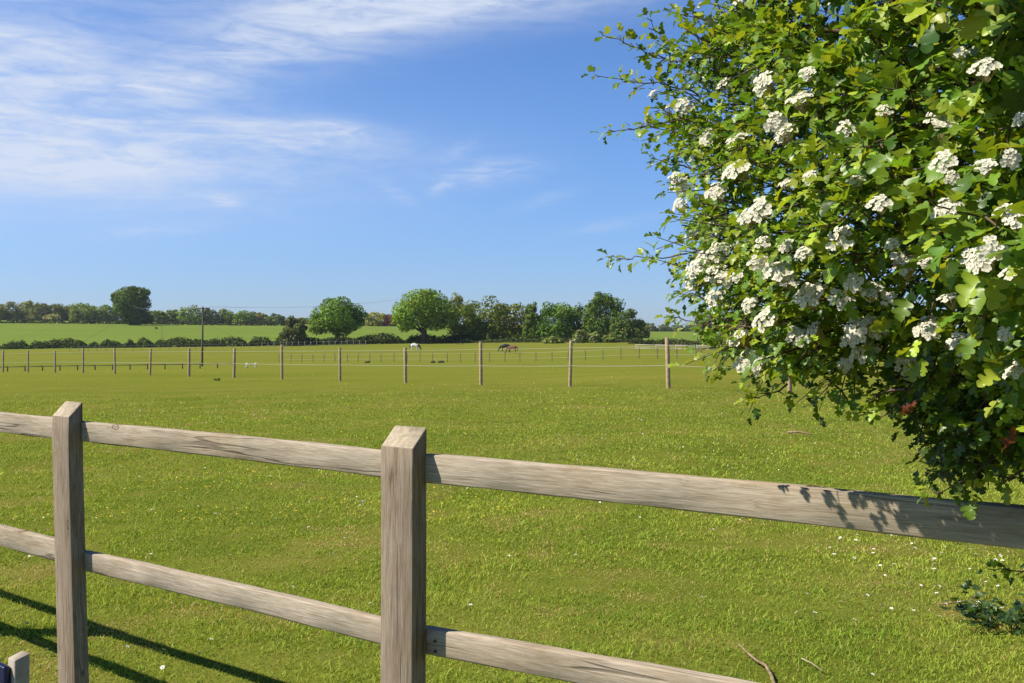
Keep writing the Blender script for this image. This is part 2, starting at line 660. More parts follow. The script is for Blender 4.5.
def build_near_fence():
    p = P_MID
    root = empty('wooden_fence', (p.x, p.y, 0.0), F_ANG)
    tag(root, 'weathered post and rail wooden fence crossing the foreground in front of the grass', 'fence')
    for j, (k, lean) in enumerate(((-2, (.004, 0)), (-1, (-.046, .006)), (0, (-.004, .003)), (1, (-.004, 0)), (2, (0, 0)))):
        make_post(root, k * F_LEN, lean, 40 + j)
    g = .003
    L = F_LEN
    make_rail(root, -3 * L, -2 * L - g, 1.205, 1.205, 1)
    make_rail(root, -2 * L, -L - g, 1.208, 1.203, 2)
    make_rail(root, -L, -g, 1.200, 1.202, 3, .080)
    make_rail(root, g, L, 1.200, 1.212, 4, .083)
    make_rail(root, L + g, 2 * L, 1.212, 1.205, 5)
    make_rail(root, -3 * L, -2 * L - g, .70, .70, 6)
    make_rail(root, -2 * L, -L - g, .705, .700, 7)
    make_rail(root, -L, -g, .679, .684, 8, .076)
    make_rail(root, g, L, .690, .765, 9, .076)
    make_rail(root, L + g, 2 * L, .770, .73, 10)
    # galvanised nail heads either side of each post
    for k in (-2, -1, 0, 1):
        for sx in (-.098, .092):
            for zt in (1.180, 1.142, .662, .632):
                m = MB()
                m.tube([(0, .004, 0), (0, -.0022, 0)], [.0042, .0040], 8)
                m.build('nail', M_nail, root, (k * F_LEN + sx + random.uniform(-.008, .008), PT / 2, zt + random.uniform(-.006, .006)))
    return root


build_near_fence()

# squat sign post in the bottom left corner
def build_low_sign():
    d = 3.0
    x = X(18, d)
    root = empty('low_sign', (x, d, gz(x, d)), R(-40))
    tag(root, 'squat pale wooden post with a navy blue panel, in front of the rail fence', 'sign')
    top = EYE + (336 - 656) / 1000 * d
    w = .046
    b = round_rect(w, w, .004)
    zs = [-.2, .0, .2, .4]
    def prof(i):
        if i < 4:
            return [(u, v, zs[i]) for u, v in b]
        k = (1, .93)[i - 4]
        return [(u * k, v * k, top - .012 + .25 * v + (0, .002)[i - 4]) for u, v in b]
    vs, fs = sweep(prof, 6, len(b))
    mesh_obj('post', vs, fs, M_paleboard, root)
    m = MB()
    m.box((0, 0, 0), (.40, .020, .30))
    o = m.build('panel', M_navy, root, (-.20 + .002, -w / 2 - .012, top - .035 - .15))
    bv = o.modifiers.new('bevel', 'BEVEL')
    bv.width = .004
    bv.segments = 2


build_low_sign()

# ------------------------------------------------------------------ electric paddock fence with round stakes


def stake_mesh(rr, h, r, n=9):
    m = MB()
    lx, ly = rr.uniform(-.035, .035), rr.uniform(-.035, .035)
    m.tube([(0, 0, -.3), (0, 0, 0), (lx * .5, ly * .5, h * .5), (lx, ly, h - .012), (lx, ly, h)], [r, r, r * .99, r * .97, r * .86], n)
    return m


def wire_mesh(points, r, sag, n=4):
    """a strand through points with a little sag between them"""
    pts = []
    for a, b in zip(points[:-1], points[1:]):
        a, b = Vector(a), Vector(b)
        for k in range(5):
            t = k / 5
            q = a.lerp(b, t)
            q.z -= sag * 4 * t * (1 - t)
            pts.append(q)
    pts.append(Vector(points[-1]))
    m = MB()
    m.tube(pts, r, n)
    return m


def build_electric_fence():
    rr = random.Random(5)
    pxs = [3, 28, 55, 83, 115, 150, 189, 234, 282, 340, 405.5, 481, 570, 668.5, 790, 950]
    pts = []
    for px in [-60, -28] + pxs:
        u = (px - 512) / 1000
        y = 31.75 / (1 + .99 * u)
        pts.append((u * y, y))
    root = empty('electric_fence', (pts[12][0], pts[12][1], gz(*pts[12])))
    tag(root, 'round wooden stake fence with two white strands across the middle of the grass', 'fence')
    ox, oy, oz = root.location
    tops, lows = [], []
    for (x, y) in pts:
        z = gz(x, y)
        h = 1.35 + rr.uniform(-.09, .08)
        m = stake_mesh(rr, h, .058 + rr.uniform(-.006, .006))
        m.build('stake', M_stake, root, (x - ox, y - oy, z - oz), True)
        off = (-.04, -.045)
        tops.append((x - ox + off[0], y - oy + off[1], z - oz + 1.16))
        lows.append((x - ox + off[0], y - oy + off[1], z - oz + .62))
    wire_mesh(tops, .0070, .010).build('strand', M_tape, root)
    wire_mesh(lows, .0085, .012).build('strand', M_tape, root)


build_electric_fence()


def stake_fence(name, label, pxd, h, r, strands, mat, smat=None, srad=.018, part='stake', sag=.03):
    """pxd: (pixel column, distance) pairs along the run"""
    rr = random.Random(len(pxd))
    P = [G(px, d) for px, d in pxd]
    mid = P[len(P) // 2]
    root = empty(name, mid)
    tag(root, label, 'fence')
    hs = []
    for q in P:
        hh = h + rr.uniform(-.06, .06) * h
        m = stake_mesh(rr, hh, r, 6)
        m.build(part, mat, root, (q[0] - mid[0], q[1] - mid[1], q[2] - mid[2]), True)
    for s in strands:
        wire_mesh([(q[0] - mid[0], q[1] - mid[1] - r, q[2] - mid[2] + s) for q in P], srad, sag).build('tape', smat or M_tape, root)
    return root


px2 = [279, 291, 302, 313, 324, 335, 347.5, 358, 370, 381, 394, 407, 420, 432.7, 447.4, 460.6, 475, 489.7, 505, 520, 536, 552, 568, 585.5, 603, 621, 639, 657.6, 677, 696, 716, 738, 762, 790]
d2 = np.interp(px2, [279, 394, 447, 536, 657, 790], [150, 136, 126, 120, 106, 92])
stake_fence('tape_fence', 'thin dark stakes with white tape running right across the far grass past the horses', list(zip(px2, d2)), 1.22, .045,
            (1.10, .42), M_grey_stake, srad=.014, sag=.008)
pxh = list(np.arange(262, 366, 6.1))
stake_fence('hedge_foot_fence', 'row of pale stakes along the foot of the hedge by the wide oak', [(p, 226) for p in pxh], 1.35, .06, (1.2, .6), M_pale_rail, M_wire, .012)
pxv = list(np.arange(70, 262, 9.0))
stake_fence('wire_fence', 'thin wire fence along the foot of the long left hedge', [(p, 224) for p in pxv], 1.3, .035, (1.15, .6), M_grey_stake, M_wire, .014)


def rail_fence(name, label, pxd, h, hts, mat, rw=.09, pr=.05):
    P = [G(px, d) for px, d in pxd]
    mid = P[len(P) // 2]
    root = empty(name, mid)
    tag(root, label, 'fence')
    for q in P:
        m = MB()
        m.box((0, 0, h / 2 - .1), (pr * 2, pr * 2, h + .2))
        m.build('post', mat, root, (q[0] - mid[0], q[1] - mid[1], q[2] - mid[2]))
    for a, b in zip(P[:-1], P[1:]):
        for t in hts:
            m = MB()
            A = Vector(a) - Vector(mid) + Vector((0, -pr - .02, t))
            B = Vector(b) - Vector(mid) + Vector((0, -pr - .02, t))
            c = (A + B) / 2
            dd = B - A
            rot = dd.to_track_quat('X', 'Z').to_matrix()
            m.box(c, (dd.length - .02, .035, rw), rot)
            m.build('rail', mat, root)
    return root


rail_fence('low_rail_fence', 'low dark rail on short legs in the dip at the left of the grass', [(p, 112) for p in np.arange(-10, 246, 17.5)], .62, (.52,), M_dark_rail, .085, .05)
rail_fence('paddock_fence', 'silvery post and rail paddock fence at the right, partly behind the hawthorn twigs',
           [(p, d) for p, d in zip((636, 656, 676, 697, 717, 737, 758, 780, 805, 830), np.linspace(172, 140, 10))], 1.25, (1.12, .55), M_pale_rail, .10, .06)

# ------------------------------------------------------------------ foliage


def frames(nrm):
    nrm = nrm / (np.linalg.norm(nrm, axis=1, keepdims=True) + 1e-9)
    ref = rng.normal(size=nrm.shape)
    t = np.cross(nrm, ref)
    t /= (np.linalg.norm(t, axis=1, keepdims=True) + 1e-9)
    return nrm, t, np.cross(nrm, t)


def clump_faces(cent, nrm, size):
    """one bent kite of leaves per centre: 6 vertices, 2 quads"""
    n, t, b = frames(nrm)
    k = len(cent)
    sz = size[:, None]
    a = rng.uniform(.55, .95, (k, 1))
    w = rng.uniform(.3, .6, (k, 1))
    bend = rng.uniform(-.25, .3, (k, 1))
    v = np.stack([
        cent - t * sz * a * .5,
        cent - t * sz * .1 + b * sz * w * rng.uniform(.7, 1.2, (k, 1)) + n * sz * bend,
        cent + t * sz * a * .5,
        cent - t * sz * .05 - b * sz * w * rng.uniform(.7, 1.2, (k, 1)) + n * sz * bend,
    ], 1)
    f = np.arange(k * 4).reshape(k, 4)
    tri = np.concatenate([f[:, [0, 1, 2]], f[:, [0, 2, 3]]])
    return v.reshape(-1, 3), tri


def tint_of(k, per, base, var=.22, hue=.12, alt=None, p_alt=0.0):
    base = np.array(base)
    t = base[None] * (1 + rng.normal(0, var, (k, 1)))
    t = t * (1 + rng.normal(0, hue, (k, 3)) * np.array([1.0, .4, .6]))
    if alt is not None:
        msk = rng.random(k) < p_alt
        t[msk] = np.array(alt)[None] * (1 + rng.normal(0, var, (msk.sum(), 1)))
    t = np.clip(t, .004, .8)
    return np.repeat(t, per, 0)


def crown_points(lobes, n, inside=.25):
    """points with outward normals on and in a set of ellipsoid lobes"""
    w = np.array([l[1][0] * l[1][1] + l[1][0] * l[1][2] for l in lobes])
    idx = rng.choice(len(lobes), n, p=w / w.sum())
    c = np.array([l[0] for l in lobes])[idx]
    r = np.array([l[1] for l in lobes])[idx]
    dr = rng.normal(size=(n, 3))
    dr /= np.linalg.norm(dr, axis=1, keepdims=True)
    rad = np.where(rng.random(n) < inside, rng.uniform(.3, .9, n), rng.normal(1.0, .09, n))
    return c + dr * r * rad[:, None], dr, idx


def auto_lobes(rx, rz, zc, k, seed, flat=.0, ry=None):
    rr = np.random.default_rng(seed)
    ry = ry or rx * .9
    L = [((0, 0, zc), (rx * .66, ry * .66, rz * .70))]
    k = int(k * 1.5)
    if zc - rz < rz * .25:
        for i in range(7):
            a = i * .9 + rr.uniform(0, .4)
            L.append(((rx * .6 * math.cos(a), ry * .6 * math.sin(a), rz * .42), (rx * .42, ry * .42, rz * .46)))
    for i in range(k):
        a = 2 * math.pi * (i * .618 + rr.uniform(-.05, .05))
        e = math.asin(rr.uniform(-.75, .98))
        f = rr.uniform(.62, .84)
        c = (rx * f * math.cos(a) * math.cos(e), ry * f * math.sin(a) * math.cos(e), zc + rz * f * math.sin(e))
        s = rr.uniform(.18, .34)
        L.append((c, (rx * s, ry * s, rz * s * rr.uniform(.8, 1.15))))
    return L


def trunk_mesh(h, r, lobes, seed, limbs=7):
    rr = random.Random(seed)
    m = MB()
    top = h
    m.tube([(0, 0, -.5), (0, 0, 0), (rr.uniform(-.1, .1), 0, top * .4), (rr.uniform(-.25, .25), rr.uniform(-.2, .2), top)],
           [r * 1.4, r * 1.25, r * .9, r * .6], 8)
    for i in range(limbs):
        c = Vector(lobes[1 + (i * 3) % (len(lobes) - 1)][0])
        s = Vector((0, 0, top * rr.uniform(.5, .9)))
        mid = s.lerp(c, .5) + Vector((rr.uniform(-.4, .4), rr.uniform(-.4, .4), rr.uniform(0, .6)))
        m.tube([s, mid, c], [r * .5, r * .32, r * .12], 6)
    return m


GREEN = (.062, .105, .018)
group_trees = {}


def tree(label, px, d, top, w_px, base=None, colr=GREEN, n=2600, k=16, seed=1, trunk_frac=.22, low=.30, clump=None, alt=None, p_alt=.0,
         name='tree', cat='tree', group=None, trunk_r=None, lobes=None, inside=.3, var=.24, parts=True, shear=0):
    x = X(px, d)
    z0 = gz(x, d)
    if base is not None:
        z0 = min(z0, Zof(base, d))
    zt = Zof(top, d)
    H = zt - z0
    rx = w_px / 2000 * d
    zb = H * low
    zc = (H + zb) / 2
    rz = (H - zb) / 2
    L = lobes(rx, H) if lobes else auto_lobes(rx, rz, zc, k, seed)
    root = empty(name, (x, d, z0))
    tag(root, label, cat, group)
    n = int(n * 1.7)
    pts, nrm, idx = crown_points(L, n, inside)
    pts[:, 2] = np.maximum(pts[:, 2], .05)
    nrm = nrm + rng.normal(0, .55, nrm.shape) + np.array([0, 0, .25])
    cs = (clump or max(.34, d * .0021)) * 1.12
    size = cs * rng.uniform(.6, 1.35, n)
    v, f = clump_faces(pts, nrm, size)
    # each bough has its own tone of green
    lt = rng.normal(1, .13, (len(L), 1))
    t = tint_of(n, 1, np.array(colr) * np.array((2.65, 2.5, 1.5)), var, .12, alt, p_alt) * lt[idx]
    t = np.repeat(t, 4, 0)
    mesh_obj('crown', v, f, M_leaf_far, root, tint=np.clip(t, .004, .8))
    tr = trunk_r or max(.16, H * .03)
    trunk_mesh(max(zb * 1.1, H * .35), tr, L, seed).build('trunk', M_bark, root, smooth=True)
    return root


def oak_wide(rx, H):
    q = [(-.62, 0, .60, .34, .22), (-.30, .2, .82, .36, .20), (.12, -.1, .86, .38, .18), (.55, .1, .70, .34, .20), (.80, 0, .64, .22, .15),
         (-.82, .1, .48, .24, .18), (0, -.4, .60, .55, .26), (-.45, -.3, .40, .42, .16), (.35, -.3, .42, .42, .17), (.05, .4, .66, .55, .24), (-.72, -.2, .30, .26, .10),
         (.50, .3, .50, .35, .18), (.1, 0, .3, .35, .14)]
    return [((a * rx, b * rx, c * H), (r * rx, r * rx, s * H)) for a, b, c, r, s in q]


def oak_round(rx, H):
    q = [(-.15, 0, .80, .52, .19), (.25, .1, .78, .48, .18), (-.60, 0, .60, .38, .18), (.62, .1, .60, .40, .20), (-.35, -.4, .55, .46, .20), (.30, -.4, .55, .48, .20),
         (0, .4, .60, .6, .25), (-.80, .1, .42, .24, .10), (-.50, -.2, .34, .30, .10), (.72, -.1, .42, .30, .14), (.35, -.3, .36, .34, .12), (0, -.5, .70, .40, .17),
         (-.70, -.3, .54, .24, .12), (.1, 0, .92, .3, .09), (-.62, .1, .27, .16, .06)]
    return [((a * rx, b * rx, c * H), (r * rx, r * rx, s * H)) for a, b, c, r, s in q]


def big_left(rx, H):
    q = [(-.10, 0, .78, .58, .19), (.40, .1, .80, .42, .16), (-.62, 0, .70, .34, .15), (.80, 0, .84, .16, .08), (0, -.4, .60, .60, .22), (.30, -.3, .40, .52, .24),
         (-.25, -.3, .42, .46, .20), (.40, 0, .22, .52, .20), (0, -.2, .2, .42, .18), (.60, .1, .55, .34, .20), (-.62, .1, .52, .30, .12), (.72, 0, .16, .34, .12), (.1, 0, .93, .25, .06), (-.85, 0, .74, .14, .08)]
    return [((a * rx, b * rx, c * H), (r * rx, r * rx, s * H)) for a, b, c, r, s in q]


OLIVE = (.098, .098, .026)
BROWNISH = (.115, .092, .034)
DARKG = (.038, .066, .012)
BRIGHT = (.088, .135, .022)
GREYG = (.085, .098, .042)

tree('big dense oak standing alone in front of the far left wood', 131, 452, 286, 40, 324, DARKG, 5200, seed=3, lobes=big_left, alt=BROWNISH, p_alt=.06, name='oak_tree')
tree('wide flat topped oak rising behind the hedge, left of the taller round oak', 338, 245, 299, 56, 341, (.060, .105, .018), 5200, seed=4, lobes=oak_wide, name='oak_tree', trunk_r=.75)
tree('large round oak with a broad crown, right behind the white horse', 424, 236, 289.5, 64, 341, (.078, .128, .020), 6500, seed=5, lobes=oak_round, name='oak_tree', trunk_r=.75)
tree('dark rounded bush between the utility pole and the wide flat topped oak', 294, 238, 317, 29, 342, (.048, .058, .030), 2600, 12, seed=6, low=.02, name='bush', cat='bush')
tree('thin pale tree peeping out behind the right shoulder of the round oak', 454, 262, 294, 26, 338, (.100, .108, .045), 900, 10, seed=7, inside=.1)
tree('yellow green tree close to the right side of the round oak', 466, 243, 301, 38, 341, (.068, .100, .018), 2600, 14, seed=8, low=.06)
tree('dull brownish green tree at the left of the middle clump', 485, 246, 297.5, 50, 341, (.066, .088, .018), 3000, 16, seed=9, low=.05, inside=.2)
tree('bronze tinted tree in the centre of the middle clump, above the bay horse', 515, 248, 300.5, 54, 341, (.070, .084, .020), 3000, 16, seed=10, low=.05, inside=.2)
tree('narrow pointed tree between the bronze tree and the domed green tree', 531.5, 240, 299.5, 19, 341, (.050, .080, .018), 1500, 10, seed=11, low=.06)
tree('domed mid green tree right of the bronze tree', 557, 240, 301.5, 48, 342, (.046, .086, .015), 3600, 18, seed=12, low=.03)
tree('dark green tree tucked between the domed tree and the tall maple', 580, 243, 303.5, 34, 342, (.044, .076, .015), 2400, 14, seed=13, low=.03)
tree('tall egg shaped dark maple, highest tree of the middle clump', 602, 236, 290.5, 43, 338, (.044, .074, .020), 4400, 22, seed=14, low=.10, name='maple_tree')
tree('small round grey green willow at the right end of the clump', 626, 230, 309.5, 34, 339, (.052, .078, .026), 3000, 14, seed=15, low=.02, name='willow_tree')
tree('low grey green tree half hidden behind the round willow', 641, 300, 321, 18, 336, (.080, .092, .04), 1000, 10, seed=16, low=.04)

# whitish shrubs at the foot of the maple
for i, (px, top, w, lab) in enumerate([(579, 330, 15, 'pale flowering shrub at the foot of the domed tree'), (594, 331.5, 14, 'pale flowering shrub below the tall maple'),
                                       (608, 335, 16, 'low dark shrub at the foot of the maple'), (553, 336.5, 22, 'low weedy shrub below the domed tree')]):
    tree(lab, px, 224, top, w, 343, (.085, .105, .035), 900, 8, seed=30 + i, low=.0, name='shrub', cat='bush', alt=(.55, .55, .48), p_alt=(.10, .12, .02, .03)[i])

# far trees left of the big oak: the wood on the skyline
wood = [(-8, 302, 26, GREYG, 'grey green tree at the very left end of the skyline wood'),
        (8, 301, 24, GREYG, 'second tree of the skyline wood from the left edge, dull grey green'),
        (27, 299, 20, (.100, .115, .032), 'taller yellowish tree of the skyline wood at the left'),
        (41, 303, 22, (.060, .072, .032), 'dark tree just right of the yellowish skyline tree'),
        (56, 303.5, 20, (.070, .085, .030), 'flat dark green tree in the middle of the skyline wood'),
        (68, 304, 22, (.095, .110, .030), 'light olive tree in the middle of the skyline wood'),
        (83, 302.5, 22, (.080, .115, .026), 'domed green tree in the right half of the skyline wood'),
        (96, 305, 20, (.090, .120, .030), 'lighter green tree two crowns left of the big lone oak'),
        (108, 304.5, 20, (.070, .105, .024), 'green tree touching the left side of the big lone oak')]
for i, (px, top, w, c, lab) in enumerate(wood):
    tree(lab, px, 600 + 9 * (i % 3), top, w * 1.25, None, c, 1300, 12, seed=50 + i, low=.02, group='trees of the far left wood', clump=1.15)
tree('pale grey bush at the front of the skyline wood', 52, 570, 313, 16, None, (.15, .15, .09), 600, 8, seed=66, low=0, name='bush', cat='bush', clump=.9)

far = [(152, 310, 16, (.062, .090, .024), 'low dark green tree just right of the big lone oak'),
       (161, 310.5, 15, (.085, .110, .026), 'paler low tree left of the far round dark tree'),
       (172, 308.5, 17, (.055, .085, .022), 'round dark tree left of the far big round tree'),
       (191, 303.5, 23, (.078, .115, .024), 'far big round tree just left of the utility pole'),
       (211, 307.5, 20, (.045, .062, .034), 'bluish dark tree right behind the utility pole'),
       (227, 308.5, 20, (.078, .108, .024), 'bright rounded tree second to the right of the pole'),
       (245, 309, 20, (.072, .105, .024), 'bright rounded tree third to the right of the pole'),
       (258, 311.5, 12, (.150, .150, .10), 'thin pale tree right of the third bright tree'),
       (264, 314, 16, (.06, .085, .03), 'low green tree between the thin pale tree and the dark dome'),
       (276, 312.5, 17, (.040, .062, .022), 'small dark dome of a tree above the dark bush'),
       (302, 317.5, 22, (.085, .105, .035), 'far low tree showing right above the dark bush')]
for i, (px, top, w, c, lab) in enumerate(far):
    tree(lab, px, 575 + 8 * (i % 3), top, w * 1.15, None, c, 1000, 10, seed=80 + i, low=.02, group='trees along the far field edge', clump=1.05)
mids = [(375, 310.5, 22, (.115, .120, .030), 'yellowish tree far off between the two oaks'), (391, 314, 15, (.075, .022, .022), 'dark red copper beech far off between the two oaks'),
        (404, 317, 16, (.07, .09, .03), 'low far tree just left of the round oak'), (357, 316, 16, (.06, .08, .03), 'far low tree just right of the wide flat oak')]
for i, (px, top, w, c, lab) in enumerate(mids):
    tree(lab, px, 520, top, w * 1.1, None, c, 900, 10, seed=100 + i, low=.02, clump=.95)
rt = [(650, 323, 14, 'far bluish tree at the left end of the right skyline row'), (664, 324.5, 15, 'second far tree of the right skyline row'), (677, 325, 16, 'third far tree of the right skyline row'),
      (691, 325, 14, 'last clear tree of the right skyline row before the hawthorn'), (730, 320, 26, 'far tree seen through the lower hawthorn twigs'), (765, 319, 30, 'far tree behind the lower hawthorn leaves'),
      (810, 318, 34, 'far tree hidden behind the hawthorn')]
for i, (px, top, w, lab) in enumerate(rt):
    tree(lab, px, 700, top, w * 1.15, None, (.058, .075, .045), 700, 9, seed=120 + i, low=.0, clump=1.2, group='trees of the right skyline row')
tree('broad grey green tree behind the hawthorn tip at the right', 709, 400, 308, 32, None, (.085, .098, .045), 2200, 14, seed=140, low=.02)


def hedge(label, pts, h, depth, colr, n, seed, clump=.45, gaps=0.0, alt=None, p_alt=0, name='hedge', lumps=1.0):
    """pts: (px, distance) line; one bank of leaves with stems"""
    P = [G(px, d) for px, d in pts]
    mid = P[len(P) // 2]
    root = empty(name, mid)
    tag(root, label, 'hedge')
    seg = np.array(P)
    ln = np.linalg.norm(np.diff(seg, axis=0), axis=1)
    cum = np.concatenate(([0], np.cumsum(ln)))
    s = rng.uniform(0, cum[-1], n)
    cx = np.interp(s, cum, seg[:, 0])
    cy = np.interp(s, cum, seg[:, 1])
    rr = np.random.default_rng(seed)
    ks = np.linspace(0, cum[-1], max(4, int(cum[-1] / 1.5)))
    hh = np.interp(s, ks, h * (1 + lumps * (rr.uniform(-.20, .20, len(ks)) + .14 * np.sin(ks * .23 + seed) + .12 * np.sin(ks * .61))))
    if gaps:
        gm = np.interp(s, ks, (rr.random(len(ks)) < gaps).astype(float))
        hh = hh * (1 - .75 * gm)
    a = rng.uniform(0, math.pi, n)
    hh = hh * rng.uniform(.8, 1.12, n)
    rad = np.where(rng.random(n) < .35, rng.uniform(.2, .9, n), rng.normal(1, .08, n))
    dy = np.cos(a) * depth * rad
    dz = np.sin(a) ** .7 * hh * rad
    x = cx
    y = cy + dy
    z = ground(x, y) + dz
    nr = np.stack((rng.normal(0, .6, n), np.cos(a) + rng.normal(0, .4, n), np.sin(a) + rng.normal(0, .4, n)), 1)
    cent = np.stack((x - mid[0], y - mid[1], z - mid[2]), 1)
    v, f = clump_faces(cent, nr, clump * rng.uniform(.6, 1.35, n))
    mesh_obj('foliage', v, f, M_leaf_far, root, tint=tint_of(n, 4, colr, .26, .14, alt, p_alt))
    m = MB()
    for q in np.linspace(0, cum[-1], max(6, int(cum[-1] / 4))):
        a_ = (float(np.interp(q, cum, seg[:, 0])), float(np.interp(q, cum, seg[:, 1])))
        zz = gz(*a_)
        m.tube([(a_[0] - mid[0], a_[1] - mid[1], zz - mid[2] - .2), (a_[0] - mid[0] + .1, a_[1] - mid[1], zz - mid[2] + h * .6)], [.06, .03], 5)
    m.build('stems', M_bark, root)
    return root


hedge('long gappy dark hedge at the near edge of the light green field', [(-60, 250), (20, 246), (140, 242), (256, 240), (286, 240)], 1.75, 1.3, (.055, .080, .020), 11000, 1, .5, .18)
hedge('dark hedge running under the wide flat oak and the round oak', [(282, 239), (380, 238), (400, 238), (470, 238)], 1.75, 1.2, (.042, .062, .016), 6500, 2, .5, .06, alt=(.10, .13, .03), p_alt=.12)
hedge('low green bank of nettles along the foot of the middle clump', [(455, 232), (560, 230), (640, 224)], .9, 1.2, (.075, .095, .026), 3500, 3, .4, .1, alt=(.14, .14, .06), p_alt=.1)
hedge('low scrubby hedge running right from the willow beneath the far field', [(628, 214), (660, 208), (690, 200), (740, 190), (830, 180)], 1.0, 1.0, (.060, .072, .026), 3500, 4, .4, .1)
hedge('thin dark hedge between the light green field and the skyline wood', [(-40, 462), (60, 468), (150, 474), (215, 478), (290, 480)], 1.9, 1.4, (.042, .055, .022), 4500, 5, .85, .06, lumps=.6)

# ------------------------------------------------------------------ utility pole
def build_pole():
    p = Vector(G(202, 131))
    root = empty('utility_pole', p)
    tag(root, 'tall slim wooden utility pole with a short crossarm at the left, rising from the grass', 'pole')
    top = Zof(306.5, 131) - p.z
    m = MB()
    m.tube([(0, 0, -.5), (0, 0, 0), (0.12, 0, top)], [.15, .15, .10], 9)
    m.build('pole', M_pole, root, smooth=True)
    m = MB()
    m.box((.12, -.14, top - .25), (1.9, .10, .11))
    m.build('crossarm', M_pole, root)
    heads = []
    for s in (-.85, -.3, .3, .85):
        m = MB()
        m.tube([(0, 0, 0), (0, 0, .07), (0, 0, .10), (0, 0, .17)], [.025, .025, .055, .04], 7)
        m.build('insulator', M_white, root, (.12 + s, -.14, top - .20))
        heads.append(Vector((.12 + s, -.14, top - .04)))
    for s in (0, 3):
        pts = []
        for k in range(9):
            t = k / 8
            e = Vector((X(436, 236), 238, 3 + 9.0)) - p
            q = heads[s].lerp(e, t)
            q.z -= 1.3 * 4 * t * (1 - t)
            pts.append(q)
        m = MB()
        m.tube(pts, .010, 4)
        m.build('cable', M_wire, root)
        pts = []
        for k in range(9):
            t = k / 8
            e = Vector((X(131, 475), 475, Zof(305, 475))) - p
            q = heads[s].lerp(e, t)
            q.z -= 1.2 * 4 * t * (1 - t)
            pts.append(q)
        m = MB()
        m.tube(pts, .012, 4)
        m.build('cable', M_wire, root)


build_pole()


def build_scarer():
    p = Vector(G(156, 330))
    root = empty('bird_scarer', p)
    tag(root, 'thin pole with a dark flag in the light green field below the lone oak', 'marker pole')
    h = Zof(327, 330) - p.z
    m = MB()
    m.tube([(0, 0, -.3), (0, 0, h)], [.035, .02], 6)
    m.build('pole', M_grey_stake, root)
    m = MB()
    m.box((.05, 0, h - .25), (.75, .05, .6), Matrix.Rotation(.3, 3, 'Y'))
    m.box((.4, 0, h - .55), (.35, .05, .35), Matrix.Rotation(.7, 3, 'Y'))
    m.build('flag', M_dark_rail, root)


build_scarer()

# white jump and low dark logs
def build_jump():
    p = Vector(G(251, 112))
    root = empty('jump', p)
    tag(root, 'low white practice jump lying in the grass right of the utility pole', 'jump')
    m = MB()
    m.tube([(-.62, 0, .34), (.62, 0, .38)], [.06, .06], 8)
    m.build('pole', M_white, root, smooth=True)
    for s in (-1, 1):
        m = MB()
        for a in (.75, -.75):
            m.box((s * .5, 0, .25), (.08, .08, .66), Matrix.Rotation(a, 3, 'X'))
        m.build('cross_foot', M_white, root)


build_jump()
for px, w, lab in ((433.0, .26, 'left one of two dark logs lying by the tape fence below the white horse'), (441, .40, 'right one of two dark logs lying by the tape fence below the white horse')):
    d = 124
    m = MB()
    m.tube([(-w, 0, .10), (-w * .3, .05, .14), (w * .4, 0, .12), (w, .06, .10)], [.10, .15, .14, .09], 8)
    tag(m.build('log', M_dark_rail, None, G(px, d), True), lab, 'log', 'dark logs in the grass')
m = MB()
m.tube([(-.35, 0, .10), (.3, 0, .12)], [.15, .12], 8)
tag(m.build('log', M_dark_rail, None, G(367.5, 132), True), 'small dark stump by the tape fence left of the white horse', 'stump').name = 'stump'

# ------------------------------------------------------------------ animals
def skin_body(name, verts, edges, radii, mat, parent, root=0, levels=2):
    me = bpy.data.meshes.new(name)
    me.from_pydata(verts, edges, [])
    o = bpy.data.objects.new(name, me)
    COL.objects.link(o)
    o.parent = parent
    md = o.modifiers.new('skin', 'SKIN')
    sv = me.skin_vertices[0].data
    for i, r in enumerate(radii):
        sv[i].radius = (r, r) if not isinstance(r, tuple) else r
        sv[i].use_root = (i == root)
    sb = o.modifiers.new('sub', 'SUBSURF')
    sb.levels = levels
    sb.render_levels = levels
    me.materials.append(mat)
    return o


def coat(name, base, second=None, x_edge=None):
    m, g, b = new_mat(name)
    tc = g.new('ShaderNodeTexCoord')
    v = tc.outputs['Object']
    n = g.noise(v, 3.0, 3, .5)
    c = g.ramp(n, [(.3, tuple(q * .85 for q in base)), (.7, tuple(min(1, q * 1.1) for q in base))])
    if second:
        sep = g.new('ShaderNodeSeparateXYZ')
        g.link(v, sep.inputs[0])
        e = g.math('ADD', sep.outputs[0], g.math('MULTIPLY', g.math('SUBTRACT', g.noise(v, 2.2, 2, .5), .5), .55))
        c = g.mix(g.maprange(e, x_edge, x_edge + .04), c, second)
    g.link(c, b.inputs['Base Color'])
    b.inputs['Roughness'].default_value = .6
    b.inputs['Specular IOR Level'].default_value = .25
    return m


